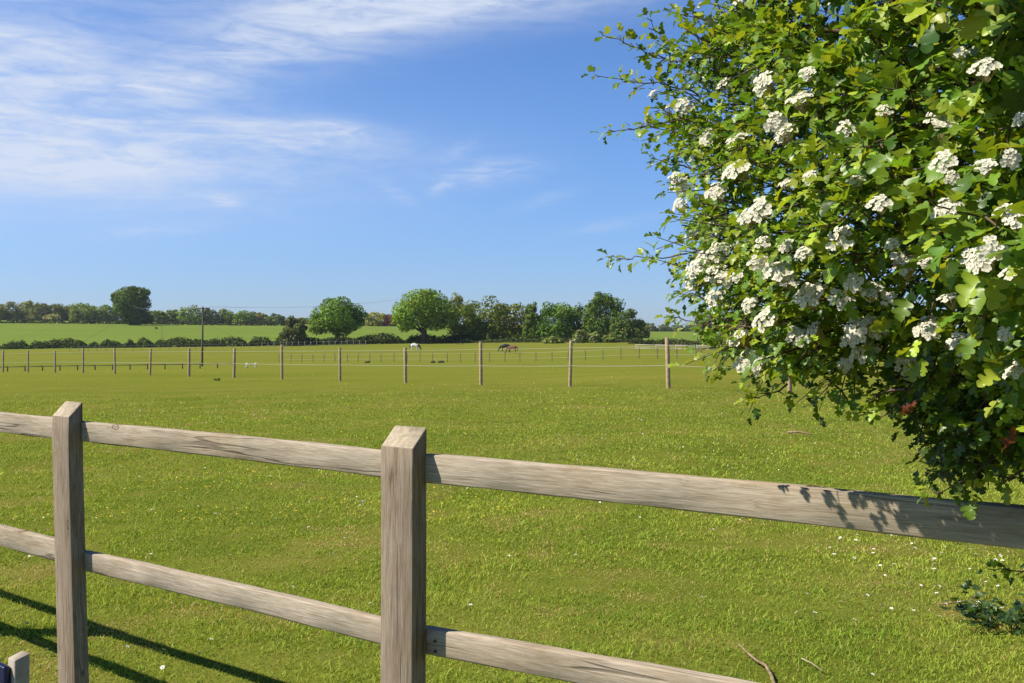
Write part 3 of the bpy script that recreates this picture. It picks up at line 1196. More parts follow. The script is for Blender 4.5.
def horse(label, px, d, rz, mat, hair, scale=1.0):
    p = G(px, d)
    root = empty('horse', p, rz)
    tag(root, label, 'horse', 'horses grazing beyond the tape fence')
    V, E, Rr = [], [], []
    def a(v, r, to=None):
        V.append(tuple(c * scale for c in v))
        Rr.append(tuple(c * scale for c in r) if isinstance(r, tuple) else r * scale)
        if to is not None:
            E.append((to, len(V) - 1))
        return len(V) - 1
    mid = a((0, 0, 1.16), (.30, .34))
    rump = a((-.55, 0, 1.22), (.28, .30), mid)
    dock = a((-.80, 0, 1.20), .16, rump)
    ch = a((.48, 0, 1.14), (.26, .31), mid)
    nb = a((.78, 0, 1.10), (.15, .24), ch)
    n1 = a((1.05, 0, .82), (.11, .18), nb)
    po = a((1.25, .0, .52), (.095, .13), n1)
    hd = a((1.34, 0, .32), (.085, .12), po)
    mz = a((1.38, 0, .08), (.06, .07), hd)
    for s in (-1, 1):
        e1 = a((.56, .16 * s, .82), .125, ch)
        k = a((.58, .16 * s + .0, .46), .07, e1)
        f = a((.57 + .08 * s, .16 * s, .12), .045, k)
        a((.60 + .09 * s, .16 * s, .02), .058, f)
        h1 = a((-.60, .18 * s, .92), .19, rump)
        st = a((-.50 - .05 * s, .18 * s, .72), .12, h1)
        hk = a((-.74 - .05 * s, .17 * s, .46), .07, st)
        ft = a((-.68 - .06 * s, .17 * s, .12), .045, hk)
        a((-.64 - .06 * s, .17 * s, .02), .058, ft)
    skin_body('body', V, E, Rr, mat, root)
    m = MB()
    q = lambda t: [tuple(c * scale for c in v) for v in t]
    m.tube(q([(-.90, 0, 1.22), (-1.04, 0, 1.05), (-1.06, .02, .75), (-1.02, .02, .40)]), [.04 * scale, .08 * scale, .09 * scale, .03 * scale], 7)
    m.build('tail', hair, root, smooth=True)
    m = MB()
    m.tube(q([(.72, 0, 1.34), (.98, .03, 1.06), (1.22, .03, .72), (1.34, 0, .50)]), [.03, .07, .06, .03], 6)
    m.build('mane', hair, root, smooth=True)
    for s in (-1, 1):
        m = MB()
        m.tube(q([(1.27, .07 * s, .62), (1.27, .10 * s, .70), (1.26, .11 * s, .78)]), [.035, .035, .008], 6)
        m.build('ear', mat, root, smooth=True)


hair_dark = simple('dark_mane_hair', (.02, .017, .014), .7, .2, .2, 8)
horse('piebald horse, white with a dark head, grazing left of the others', 414.8, 200, R(-12), coat('piebald_coat', (.70, .68, .62), (.022, .018, .015), .62), hair_dark, .98)
horse('near black horse grazing with its head down at the left of the bay', 505.5, 190, R(176), coat('black_coat', (.024, .022, .025)), hair_dark, 1.0)
horse('reddish bay horse grazing beside the near black horse', 512.3, 184, R(158), coat('bay_coat', (.17, .062, .030)), hair_dark, .98)


def crow(label, px, d, rz):
    p = G(px, d)
    root = empty('crow', p, rz)
    tag(root, label, 'bird', 'crows on the grass')
    mt = M_crow
    V = [(0, 0, .22), (-.12, 0, .21), (-.24, 0, .20), (.10, 0, .26), (.16, 0, .33), (.21, 0, .34), (.28, 0, .325), (0, .05, .12), (.0, .05, .01), (0, -.05, .12), (0, -.05, .01)]
    E = [(0, 1), (1, 2), (0, 3), (3, 4), (4, 5), (5, 6), (0, 7), (7, 8), (0, 9), (9, 10)]
    Rr = [.085, .07, .025, .07, .05, .045, .01, .025, .014, .025, .014]
    o = skin_body('body', [tuple(c * 1.4 for c in v) for v in V], E, [r * 1.4 for r in Rr], mt, root, 0, 1)


M_crow = simple('black_feathers', (.014, .014, .017), .5, .4, .2, 8)
crow('left one of two black birds on the grass in front of the tree clump', 458, 222, 2.0)
crow('right one of two black birds on the grass in front of the tree clump', 463, 223, .4)

# ------------------------------------------------------------------ hawthorn bush at the right
HPOLY = np.array([(705, -520), (704, -60), (706, 8), (692, 42), (664, 78), (668, 130), (690, 172), (692, 215), (686, 250), (700, 285), (720, 326), (742, 356), (768, 378), (800, 392), (850, 390),
                  (885, 372), (915, 392), (942, 416), (966, 440), (1004, 456), (1100, 446), (1400, 420), (1550, 300), (1600, -100), (1500, -480)], float)


def poly_dist(px, py):
    a = HPOLY
    b = np.roll(HPOLY, -1, 0)
    p = np.stack((px, py), 1)[:, None, :]
    ab = (b - a)[None]
    t = np.clip(((p - a[None]) * ab).sum(2) / (ab ** 2).sum(2), 0, 1)
    dist = np.linalg.norm(p - (a[None] + t[..., None] * ab), axis=2).min(1)
    x, y = px[:, None], py[:, None]
    cond = (a[None, :, 1] > y) != (b[None, :, 1] > y)
    xi = (b[:, 0] - a[:, 0])[None] * (y - a[None, :, 1]) / (b[:, 1] - a[:, 1] + 1e-9)[None] + a[None, :, 0]
    ins = (cond & (x < xi)).sum(1) % 2 == 1
    return dist, ins


def bush_depth(px, py, dist):
    D = np.interp(px, [650, 780, 1024, 1600], [2.9, 2.34, 2.06, 2.15])
    T = np.interp(px, [650, 780, 1024, 1600], [.32, .66, .98, .95])
    # the face of the bush billows in and out
    q = np.interp(px, [650, 1024], [1.0, .62])
    wob = .55 * vnoise(px * q + 40, py * q, .030) + .45 * vnoise(px * q, py * q + 90, .062)
    return D, T * np.sqrt(np.clip(dist / 170, 0, 1)) * (1 + .22 * wob)


def unproj(px, py, d):
    px, py, d = np.broadcast_arrays(np.asarray(px, float), np.asarray(py, float), np.asarray(d, float))
    return np.stack(((px - 512) / 1000 * d, d, EYE + (336 - py) / 1000 * d), -1)


LEAF_ST = [(0.0, .0), (.08, .012), (.16, .05), (.22, .15), (.28, .30), (.36, .385), (.44, .37), (.47, .26), (.49, .15), (.56, .21), (.63, .335), (.71, .36), (.77, .29), (.78, .17),
           (.84, .19), (.91, .20), (.97, .13), (1.0, .0)]
LEAF_SW = [0, 0, 0, 0, .01, .04, .08, .05, 0, .01, .04, .08, .08, .02, .02, .03, .02, 0]


def leaf_template():
    vs, fs = [], []
    n = len(LEAF_ST)
    for side in (0, 1, -1):
        for i, (x, w) in enumerate(LEAF_ST):
            if side == 0:
                vs.append((x, 0, 0))
            else:
                vs.append((min(1.0, x + LEAF_SW[i] * .5), side * w, 0))
    for s in (1, 2):
        for i in range(n - 1):
            q = [i, i + 1, s * n + i + 1, s * n + i]
            fs.append(q if s == 2 else q[::-1])
    return np.array(vs), np.array(fs)


LV, LF = leaf_template()


def leaves_mesh(pos, dirs, nrm, size, tint):
    """lobed hawthorn leaves: a folded, drooping blade at every position"""
    k = len(pos)
    dirs = dirs / (np.linalg.norm(dirs, axis=1, keepdims=True) + 1e-9)
    side = np.cross(nrm, dirs)
    side /= (np.linalg.norm(side, axis=1, keepdims=True) + 1e-9)
    n = np.cross(dirs, side)
    nv = len(LV)
    x = LV[None, :, 0] * np.ones((k, 1))
    fat = rng.uniform(.70, 1.08, (k, 1))
    y = LV[None, :, 1] * fat
    z = -rng.uniform(.0, .45, (k, 1)) * x ** 2 + rng.uniform(.05, .7, (k, 1)) * np.abs(y) + rng.uniform(-.3, .3, (k, 1)) * y * x
    z += .04 * np.sin(x * 9 + rng.uniform(0, 6, (k, 1))) * np.sign(y)
    P = pos[:, None, :] + size[:, None, None] * (x[..., None] * dirs[:, None] + y[..., None] * side[:, None] + z[..., None] * n[:, None])
    f = (LF[None] + (np.arange(k) * nv)[:, None, None]).reshape(-1, 4)
    return P.reshape(-1, 3), f, np.repeat(tint, nv, 0)


def flower_cluster(seed):
    """a corymb of small five-petalled flowers"""
    rr = random.Random(seed)
    pet, cen = MB(), MB()
    nfl = rr.randint(15, 21)
    for i in range(nfl):
        a = i * 2.4 + rr.uniform(-.3, .3)
        rad = .026 * math.sqrt((i + .5) / nfl) + rr.uniform(-.002, .002)
        c = Vector((rad * math.cos(a), rad * math.sin(a), .012 - rad * rad * 9 + rr.uniform(-.003, .004)))
        nn = Vector((c.x * 18 + rr.uniform(-.35, .35), c.y * 18 + rr.uniform(-.35, .35), 1)).normalized()
        q = nn.to_track_quat('Z', 'Y')
        s = rr.uniform(.0062, .0080)
        tw = rr.uniform(0, 6)
        for k in range(5):
            b = tw + k * 2 * math.pi / 5
            loc = []
            for (r_, da, z) in ((.10, 0, 0), (.55, -.66, .10), (1.0, -.50, .26), (1.12, 0, .22), (1.0, .50, .30), (.55, .66, .16)):
                loc.append(c + q @ Vector((r_ * s * math.cos(b + da), r_ * s * math.sin(b + da), z * s)))
            pet.add(loc, [[0, 1, 2, 3], [0, 3, 4, 5]])
        for k in range(6):
            b = tw + k * 1.05
            o = c + q @ Vector((.32 * s * math.cos(b), .32 * s * math.sin(b), .42 * s))
            e = .0005
            u, w = q @ Vector((e, 0, 0)), q @ Vector((0, e, 0))
            cen.add([o - u, o - w, o + u, o + w], [[0, 1, 2, 3]])
        pet_stalk = c * .1 - Vector((0, 0, .03))
        cen.tube([c, c.lerp(pet_stalk, .5), pet_stalk], .0007, 4, False)
    nP = len(pet.f)
    v = pet.v + cen.v
    f = pet.f + [[i + len(pet.v) for i in g_] for g_ in cen.f]
    me = bpy.data.meshes.new('blossom_cluster')
    me.from_pydata(v, [], f)
    me.materials.append(M_petal)
    me.materials.append(M_stamen)
    for i, p in enumerate(me.polygons):
        p.material_index = 0 if i < nP else 1
        p.use_smooth = True
    return me


def petal_material():
    m, g, b = new_mat('hawthorn_petal')
    b.inputs['Base Color'].default_value = (.72, .69, .55, 1)
    b.inputs['Roughness'].default_value = .7
    b.inputs['Specular IOR Level'].default_value = .2
    tr = g.new('ShaderNodeBsdfTranslucent')
    tr.inputs['Color'].default_value = (.66, .64, .50, 1)
    mx = g.new('ShaderNodeMixShader')
    mx.inputs[0].default_value = .25
    g.link(b.outputs[0], mx.inputs[1])
    g.link(tr.outputs[0], mx.inputs[2])
    g.link(mx.outputs[0], g.n['Material Output'].inputs['Surface'])
    return m


M_petal = petal_material()
M_stamen = simple('flower_stalk', (.40, .32, .16), .7, .2, .3, 100)


def build_hawthorn():
    base = (1.95, 2.45)
    bz = gz(*base)
    root = empty('hawthorn_bush', (base[0], base[1], bz))
    tag(root, 'big green hawthorn bush with white blossom filling the right side and leaning over the rail', 'bush')
    off = np.array([base[0], base[1], bz])
    C = np.array([1.45, 2.45, 2.0])
    POS, DIR, NRM, SIZ, TIN = [], [], [], [], []
    stems = MB()
    sun = np.array(SUNDIR)

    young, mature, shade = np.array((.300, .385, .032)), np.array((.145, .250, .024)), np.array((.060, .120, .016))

    def shoot(p, out, L, nl, size, tone=None, droop=0.0, back=.03):
        out = out / np.linalg.norm(out)
        t = rng.normal(size=3)
        t -= out * t.dot(out)
        t /= np.linalg.norm(t)
        b = np.cross(out, t)
        ts = np.linspace(.1, 1.0, nl)
        pts = []
        for i, s in enumerate(ts):
            q = p + out * L * s + np.array([0, 0, -droop * L * s * s])
            a = i * 2.4 + rng.uniform(-.4, .4)
            lateral = t * math.cos(a) + b * math.sin(a)
            dr = out * (.35 + .5 * s) + lateral * (1.0 - .45 * s) + rng.normal(0, .18, 3)
            dr /= np.linalg.norm(dr)
            up = np.array([0, 0, .75]) + sun * .45 + out * .25 + rng.normal(0, .38, 3)
            pet = .010 * rng.uniform(.6, 1.5)
            POS.append(q + dr * pet)
            DIR.append(dr)
            NRM.append(up)
            SIZ.append(size * rng.uniform(.62, 1.25))
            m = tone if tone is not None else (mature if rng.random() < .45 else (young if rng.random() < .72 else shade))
            TIN.append(m * (1 + rng.normal(0, .13)) * (1 + rng.normal(0, .06, 3)))
        e = p + out * L + np.array([0, 0, -droop * L])
        stems.tube([p - out * back - off, p - off, (p + out * L * .5 + np.array([0, 0, -droop * L * .25])) - off, e - off], [.0018, .0017, .0014, .0008], 4, False)

    # the body of the bush
    n = 60000
    px = rng.uniform(640, 1600, n)
    py = rng.uniform(-520, 500, n)
    dist, ins = poly_dist(px, py)
    D, T = bush_depth(px, py, dist)
    s = np.where(rng.random(n) < .45, rng.uniform(-1, -.70, n), rng.uniform(-.95, 1, n))
    dep = D + s * T
    inframe = (px < 1075) & (py > -50)
    kq = np.interp(px, [650, 1024], [1.25, .60])
    hol = .45 * vnoise(px * kq + 11, py * kq - 30, .055) + .60 * vnoise(px * kq - 50, py * kq + 10, .13)
    rag = np.where(px < 900, 30 * (.5 + .5 * vnoise(px * 1.3, py * 1.3, .06)) + 10 * rng.random(n), 4)
    loose = np.interp(px, [660, 820], [.75, 1.0])
    acc = ins & (dist > rag) & (rng.random(n) < loose) & ((hol > -.12) | (s > -.30 - .2 * rng.random(n))) & (rng.random(n) < np.where(inframe, 1.0, .35) * (dep / 3.2) ** 2 * .80)
    ii = np.where(acc)[0]
    P = unproj(px, py, dep)
    anchors = []
    for i in ii:
        p = P[i]
        out = (p - C) * np.array([1, 1, .8])
        out /= np.linalg.norm(out)
        edge = dist[i] < 40
        out = out + np.array([0, 0, .18 if py[i] < 330 else -.1]) + rng.normal(0, .42, 3)
        L = rng.uniform(.03, .085)
        if dist[i] < 60 and px[i] < 900 and rng.random() < .35:
            L *= 2.2
        shoot(p, out, L, int(rng.integers(6, 10)), (.0275 + .010 * min(1, max(0, (2.2 - dep[i]) / 1.1))) if inframe[i] else .045, None if s[i] < -.35 else (shade if rng.random() < .75 else mature))  # inner leaves are older and darker; interior shade is put into colour too
        if rng.random() < .2:
            anchors.append(p)
    # the bush goes on unseen past the right edge, added to block sky light
    m_ = 2600
    q = np.stack((rng.uniform(.75, 3.0, m_), rng.uniform(-1.2, 2.4, m_), rng.uniform(.35, 3.3, m_)), 1)
    for p in q:
        if p[0] < .70 * max(p[1], 0) + .62 + .12 * math.sin(3 * p[1]) + .10 * math.sin(5 * p[2] + p[1]) or (p[2] < 1.0 and p[0] < 1.7 and p[1] > .9):
            continue
        o = np.array([-.8, -.15, .35]) + rng.normal(0, .5, 3)
        shoot(p, o, rng.uniform(.04, .10), int(rng.integers(6, 9)), .046, None if rng.random() < .5 else mature)
    # long twigs that stick out against the sky and the grass
    tw = [([(715, 92), (672, 60), (640, 50), (603, 34)], 2.95, 2.9), ([(700, 96), (662, 84), (632, 83), (596, 76)], 2.95, 3.0), ([(710, 128), (665, 126), (640, 128), (607, 131)], 2.9, 2.95),
          ([(720, 200), (690, 190), (668, 187)], 2.85, 2.9), ([(730, 240), (690, 254), (650, 259), (612, 257)], 2.8, 2.85), ([(700, 170), (672, 165), (655, 160)], 2.9, 2.95),
          ([(760, 335), (725, 328), (695, 322), (668, 318)], 2.7, 2.8), ([(820, 362), (785, 352), (750, 338), (722, 330)], 2.45, 2.5), ([(745, 330), (720, 345), (715, 362)], 2.65, 2.65),
          ([(940, 395), (915, 405), (885, 416)], 1.75, 1.8), ([(985, 440), (955, 470), (930, 482)], 1.85, 1.85), ([(1000, 455), (965, 480), (940, 492)], 1.8, 1.8),
          ([(1035, 466), (1015, 478), (1000, 484)], 1.8, 1.8), ([(1062, 556), (1025, 574), (992, 569)], 2.5, 2.5), ([(740, 30), (720, 8), (706, -14)], 2.85, 2.9), ([(690, 60), (662, 40), (650, 22)], 2.95, 3.0), ([(720, 300), (700, 298), (678, 292)], 2.75, 2.8),
          ([(830, 380), (850, 405), (862, 412)], 2.1, 2.1), ([(785, 385), (770, 396), (757, 398)], 2.45, 2.5), ([(905, 385), (880, 395), (866, 398)], 1.8, 1.85), ([(700, 45), (690, 22), (676, 12)], 2.9, 2.95)]
    for pts, d0, d1 in tw:
        Q = [unproj(np.array(float(a)), np.array(float(b)), d0 + (d1 - d0) * i / (len(pts) - 1)) for i, (a, b) in enumerate(pts)]
        # resample
        Q = np.array(Q)
        ln = np.linalg.norm(np.diff(Q, axis=0), axis=1)
        cum = np.concatenate(([0], np.cumsum(ln)))
        k = max(4, int(cum[-1] / .022))
        ss = np.linspace(0, cum[-1], k)
        F = np.stack([np.interp(ss, cum, Q[:, j]) for j in range(3)], 1) + rng.normal(0, .0035, (k, 3))
        stems.tube([tuple(q - off) for q in F], list(np.linspace(.0030, .0010, k)), 5, False)
        low = pts[0][1] > 430
        for j in range(1, k):
            dr = F[j] - F[j - 1]
            if rng.random() < .8:
                o = dr / np.linalg.norm(dr) + rng.normal(0, .6, 3) + np.array([0, 0, .25])
                shoot(F[j], o, .014 + .02 * (1 - j / k), int(rng.integers(3, 6)), .037 * (1 - .30 * j / k), young if (not low and rng.random() < .5) else None, back=.004)
    # dangling sprays at the underside, the shade there put into their leaf colour
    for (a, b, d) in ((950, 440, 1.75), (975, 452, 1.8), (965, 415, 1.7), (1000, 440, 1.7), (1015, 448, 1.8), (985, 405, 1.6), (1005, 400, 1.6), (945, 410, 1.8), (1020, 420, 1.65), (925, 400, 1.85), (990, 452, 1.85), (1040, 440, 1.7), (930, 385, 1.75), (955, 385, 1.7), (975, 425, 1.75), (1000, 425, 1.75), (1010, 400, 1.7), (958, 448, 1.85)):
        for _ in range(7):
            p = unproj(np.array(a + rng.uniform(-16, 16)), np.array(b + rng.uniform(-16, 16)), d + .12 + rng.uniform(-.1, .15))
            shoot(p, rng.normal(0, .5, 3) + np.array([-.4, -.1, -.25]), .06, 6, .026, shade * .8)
    # a few withered brown leaves
    for (a, b, d) in ((962, 205, 1.35), (970, 215, 1.35), (905, 412, 1.75), (1005, 300, 1.45), (912, 175, 1.6), (700, 228, 2.75), (706, 236, 2.75), (752, 345, 2.45), (776, 352, 2.4), (1012, 440, 1.5)):
        for _ in range(3):
            p = unproj(np.array(a + rng.uniform(-5, 5)), np.array(b + rng.uniform(-5, 5)), d - .04)
            POS.append(p)
            DIR.append(rng.normal(size=3))
            NRM.append(rng.normal(size=3))
            SIZ.append(.024)
            TIN.append(np.array((.16, .045, .018)) * rng.uniform(.5, 1.2))
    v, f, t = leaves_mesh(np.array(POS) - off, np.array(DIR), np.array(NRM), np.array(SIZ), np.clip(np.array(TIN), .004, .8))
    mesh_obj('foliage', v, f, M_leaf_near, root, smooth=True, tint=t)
    # woody frame
    br = MB()
    trunk = MB()
    fork = np.array([base[0] - .05, base[1], bz + .75])
    trunk.tube([(0, 0, -.2), (0, 0, 0), (-.03, .02, .4), tuple(fork - off)], [.085, .075, .062, .055], 10)
    trunk.build('trunk', M_bark, root, smooth=True)
    anchors = np.array(anchors)
    order = rng.permutation(len(anchors))[:150]
    hubs = [np.array([1.5, 2.3, 1.6]), np.array([1.2, 2.45, 1.85]), np.array([1.1, 2.1, 2.1]), np.array([1.7, 2.2, 2.3]), np.array([1.2, 2.0, 1.5]), np.array([1.5, 2.5, 2.7])]
    for h in hubs:
        midp = (fork + h) / 2 + rng.normal(0, .05, 3)
        br.tube([tuple(fork - off), tuple(midp - off), tuple(h - off)], [.04, .032, .022], 7)
    for i in order:
        a = anchors[i]
        h = min(hubs, key=lambda q: np.linalg.norm(q - a))
        m1 = h * .6 + a * .4 + rng.normal(0, .05, 3)
        m2 = h * .25 + a * .75 + rng.normal(0, .03, 3)
        br.tube([tuple(h - off), tuple(m1 - off), tuple(m2 - off), tuple(a - off)], [.012, .008, .005, .0022], 5, False)
    br.v += []
    b0 = len(br.v)
    br.v.extend(stems.v)
    br.f.extend([[i + b0 for i in g_] for g_ in stems.f])
    br.build('branches', M_twig, root, smooth=True)
    # blossom
    meshes = [flower_cluster(200 + i) for i in range(8)]
    bl = [(740, 186), (752, 184), (728, 205), (722, 283), (716, 290), (746, 303), (738, 298), (782, 291), (795, 298), (806, 300), (815, 118), (800, 148), (796, 155), (778, 100), (842, 240), (868, 345), (864, 352), (822, 362),
          (783, 382), (768, 378), (763, 388), (778, 388), (935, 118), (950, 130), (942, 128), (945, 163), (952, 178), (892, 245), (898, 258), (906, 268), (972, 258), (984, 262), (992, 250), (1014, 274), (948, 212), (1003, 212), (1016, 222),
          (985, 168), (690, 196), (684, 188), (690, 214), (846, 130), (855, 283), (872, 292), (862, 330), (908, 364), (912, 358), (662, 105), (676, 120), (694, 118), (720, 150), (735, 98), (857, 182), (826, 196), (776, 258), (800, 262),
          (960, 55), (985, 70), (1010, 160), (1020, 120), (748, 155), (822, 92), (884, 112), (760, 232), (705, 168), (880, 205), (930, 330), (1005, 335), (965, 345), (838, 358), (716, 8), (752, 15), (1016, 372), (950, 300), (790, 140), (712, 300), (735, 320), (760, 300), (815, 310), (835, 325), (850, 340), (790, 345), (760, 360), (880, 330), (772, 330), (845, 365), (890, 300), (730, 265), (702, 245), (775, 225), (800, 200), (818, 270), (842, 300), (925, 262)]
    mids = []
    for i, (a, b) in enumerate(bl):
        A_, B_ = np.array([float(a)]), np.array([float(b)])
        ds, _ = poly_dist(A_, B_)
        D_, T_ = bush_depth(A_, B_, ds)
        d = float(D_[0] - T_[0] - (.11 if a < 840 else (.09 if b > 280 else .06)))
        p = unproj(A_, B_, d)[0]
        if a < 840:
            p = p + sun * (.065 if b > 270 else .035)
        mids.append(p)
    for _ in range(6):
        A_, B_ = np.array([rng.uniform(1040, 1500)]), np.array([rng.uniform(-400, 380)])
        ds, _i = poly_dist(A_, B_)
        D_, T_ = bush_depth(A_, B_, ds)
        mids.append(unproj(A_, B_, float(D_[0] - T_[0] - .03))[0])
    for i, p in enumerate(mids):
        out = (p - C)
        out /= np.linalg.norm(out)
        o = bpy.data.objects.new('blossom_cluster', meshes[i % 8])
        nn = Vector(sun * .75 + np.array([0, -.55, .15]) + out * .3 + rng.normal(0, .28, 3))
        o.rotation_euler = nn.to_track_quat('Z', 'Y').to_euler()
        o.location = Vector(p - off)
        s = float(rng.uniform(.50, 1.05)) * (.62 if p[1] < 1.35 else (.8 if p[1] < 1.7 else 1.0))
        o.scale = (s, s, s)
        COL.objects.link(o)
        o.parent = root


build_hawthorn()

# ------------------------------------------------------------------ grass, flowers and litter
_tab = rng.random((257, 257))


def patchy(x, y, s, ox=0.0):
    """value noise, -1..1, without a repeating rhythm"""
    x = np.asarray(x) * s + 37.3 + ox
    y = np.asarray(y) * s + 11.9 + ox * .7
    xi, yi = np.floor(x).astype(int), np.floor(y).astype(int)
    fx, fy = x - xi, y - yi
    fx, fy = fx * fx * (3 - 2 * fx), fy * fy * (3 - 2 * fy)
    a, b = _tab[xi % 257, yi % 257], _tab[(xi + 1) % 257, yi % 257]
    c, d = _tab[xi % 257, (yi + 1) % 257], _tab[(xi + 1) % 257, (yi + 1) % 257]
    return 2 * ((a * (1 - fx) + b * fx) * (1 - fy) + (c * (1 - fx) + d * fx) * fy) - 1


def build_grass():
    def zone(d0, d1, dens, h, w, spread=.72):
        area = spread * (d1 * d1 - d0 * d0) + .6 * (d1 - d0)
        n = int(area * dens)
        y = np.sqrt(rng.uniform(d0 * d0, d1 * d1, n))
        x = rng.uniform(-1, 1, n) * (spread * y + .3)
        keep = ((vnoise(x, y, 3.1) + rng.normal(0, .55, n)) > -.55) & (rng.random(n) < np.clip((30 - y) / 14, 0, 1))
        x, y = x[keep], y[keep]
        n = len(x)
        z = ground(x, y)
        patch = patchy(x, y, .55) * .45 + patchy(x, y, 1.6, 5) * .45 + patchy(x, y, 3.7, 9) * .3
        tuft = patchy(x, y, 9.0, 3)
        mossy = patchy(x, y, 1.1, 40) * .55 + patchy(x, y, 3.4, 50) * .6
        hh = h * rng.uniform(.45, 1.25, n) * (1 + .35 * patch) * (1 + .45 * np.clip(tuft, -.8, 1)) * np.clip(1.15 - .7 * np.clip(mossy, 0, 1), .45, 1.1)
        a = rng.uniform(0, 2 * math.pi, n)
        lean = rng.uniform(.3, 2.2, n)
        la = rng.uniform(0, 2 * math.pi, n)
        ww = w * rng.uniform(.6, 1.3, n)
        bx, by = np.cos(a) * ww / 2, np.sin(a) * ww / 2
        tx, ty = x + np.cos(la) * hh * lean, y + np.sin(la) * hh * lean
        mx, my = x + np.cos(la) * hh * lean * .3, y + np.sin(la) * hh * lean * .3
        v = np.stack([np.stack((x - bx, y - by, z - .004), 1), np.stack((x + bx, y + by, z - .004), 1),
                      np.stack((mx + bx * .8, my + by * .8, z + hh * .62), 1), np.stack((mx - bx * .8, my - by * .8, z + hh * .62), 1),
                      np.stack((tx, ty, z + hh), 1)], 1)
        i = np.arange(n)[:, None] * 5
        f = np.concatenate([i + np.array([[0, 1, 2]]), i + np.array([[0, 2, 3]]), i + np.array([[3, 2, 4]])])
        g1, g2, g3 = np.array((.185, .305, .032)), np.array((.425, .485, .068)), np.array((.56, .40, .17))
        spot = patchy(x, y, 7.0, 20) * .55 + patchy(x, y, 19.0, 30) * .45
        m = np.clip(.45 + .45 * patch + .30 * spot + rng.normal(0, .18, n), 0, 1)[:, None]
        c = g1 * (1 - m) + g2 * m
        dry = rng.random(n) < (.03 + 1.2 * np.clip(mossy - .26, 0, .7))
        c[dry] = g3
        c *= (1 + rng.normal(0, .12, (n, 1)))
        return v.reshape(-1, 3), f, np.repeat(np.clip(c, .01, .6), 5, 0)
    V, F, T = [], [], []
    b = 0
    for z in ((1.0, 3.2, 3800, .018, .0042), (3.2, 6.5, 6500, .018, .0044), (6.5, 11, 2800, .019, .0065), (11, 20, 700, .024, .011), (20, 30, 200, .028, .020)):
        v, f, t = zone(*z)
        V.append(v)
        F.append(f + b)
        T.append(t)
        b += len(v)
    o = mesh_obj('grass', np.concatenate(V), np.concatenate(F), M_blade, tint=np.concatenate(T))
    tag(o, 'short green turf of the pasture', 'grass', None, 'stuff')


build_grass()

M_yellow = simple('buttercup_yellow', (.70, .50, .02), .5, .4, .15, 40)
M_daisy_w = simple('daisy_white', (.78, .77, .74), .7, .2, .06, 40)
M_daisy_y = simple('daisy_eye', (.62, .42, .03), .7, .2, .15, 90)
M_stalk = simple('flower_green_stalk', (.08, .13, .02), .7, .2, .2, 40)


def build_buttercups():
    n = 7500
    y = np.exp(rng.uniform(math.log(8.0), math.log(80), n))
    x = rng.uniform(-1, 1, n) * .60 * y
    keep = (patchy(x, y, .16) + .7 * patchy(x, y, .8, 7) + rng.normal(0, .30, n)) > .24
    x, y = x[keep], y[keep]
    n = len(x)
    z = ground(x, y) + rng.uniform(.05, .09, n)
    c = np.stack((x, y, z), 1)
    nr = np.stack((rng.normal(0, .35, n), rng.normal(-.25, .35, n), np.ones(n)), 1)
    v, f = clump_faces(c, nr, rng.uniform(.010, .018, n) * (1 + y / 40))
    o = mesh_obj('buttercups', v, f, M_yellow)
    tag(o, 'small yellow buttercups sprinkled over the pasture', 'flowers', None, 'stuff')
    n = 1500
    y = np.exp(rng.uniform(math.log(8), math.log(40), n))
    x = rng.uniform(-1, 1, n) * .58 * y
    keep = (vnoise(x + 3, y, .4) + rng.normal(0, .4, n)) > .2
    x, y = x[keep], y[keep]
    n = len(x)
    c = np.stack((x, y, ground(x, y) + .04), 1)
    nr = np.stack((rng.normal(0, .3, n), rng.normal(-.2, .3, n), np.ones(n)), 1)
    v, f = clump_faces(c, nr, rng.uniform(.012, .020, n) * (1 + y / 60))
    o = mesh_obj('far_daisies', v, f, M_daisy_w)
    tag(o, 'tiny white daisies sprinkled over the further pasture', 'flowers', None, 'stuff')


build_buttercups()


def daisy_mesh():
    m = MB()
    nP = 0
    k = 13
    s = .0125
    for i in range(k):
        a = 2 * math.pi * i / k
        pts = [(.25 * s, 0, .045), (.6 * s, -.17 * s, .0462), (1.0 * s, -.12 * s, .0468), (1.06 * s, 0, .0465), (1.0 * s, .12 * s, .0468), (.6 * s, .17 * s, .0462)]
        m.add([(x * math.cos(a) - y * math.sin(a), x * math.sin(a) + y * math.cos(a), z) for x, y, z in pts], [[0, 1, 2, 3], [0, 3, 4, 5]])
    n1 = len(m.f)
    r = .36 * s
    m.add([(r * math.cos(2 * math.pi * i / 8), r * math.sin(2 * math.pi * i / 8), .0466) for i in range(8)] + [(0, 0, .0492)], [[i, (i + 1) % 8, 8] for i in range(8)])
    n2 = len(m.f)
    m.tube([(0.004, 0, -.01), (0.003, 0, .02), (0, 0, .0455)], .0011, 5)
    me = bpy.data.meshes.new('daisy')
    me.from_pydata(m.v, [], m.f)
    for q in (M_daisy_w, M_daisy_y, M_stalk):
        me.materials.append(q)
    for i, p in enumerate(me.polygons):
        p.material_index = 0 if i < n1 else (1 if i < n2 else 2)
    return me


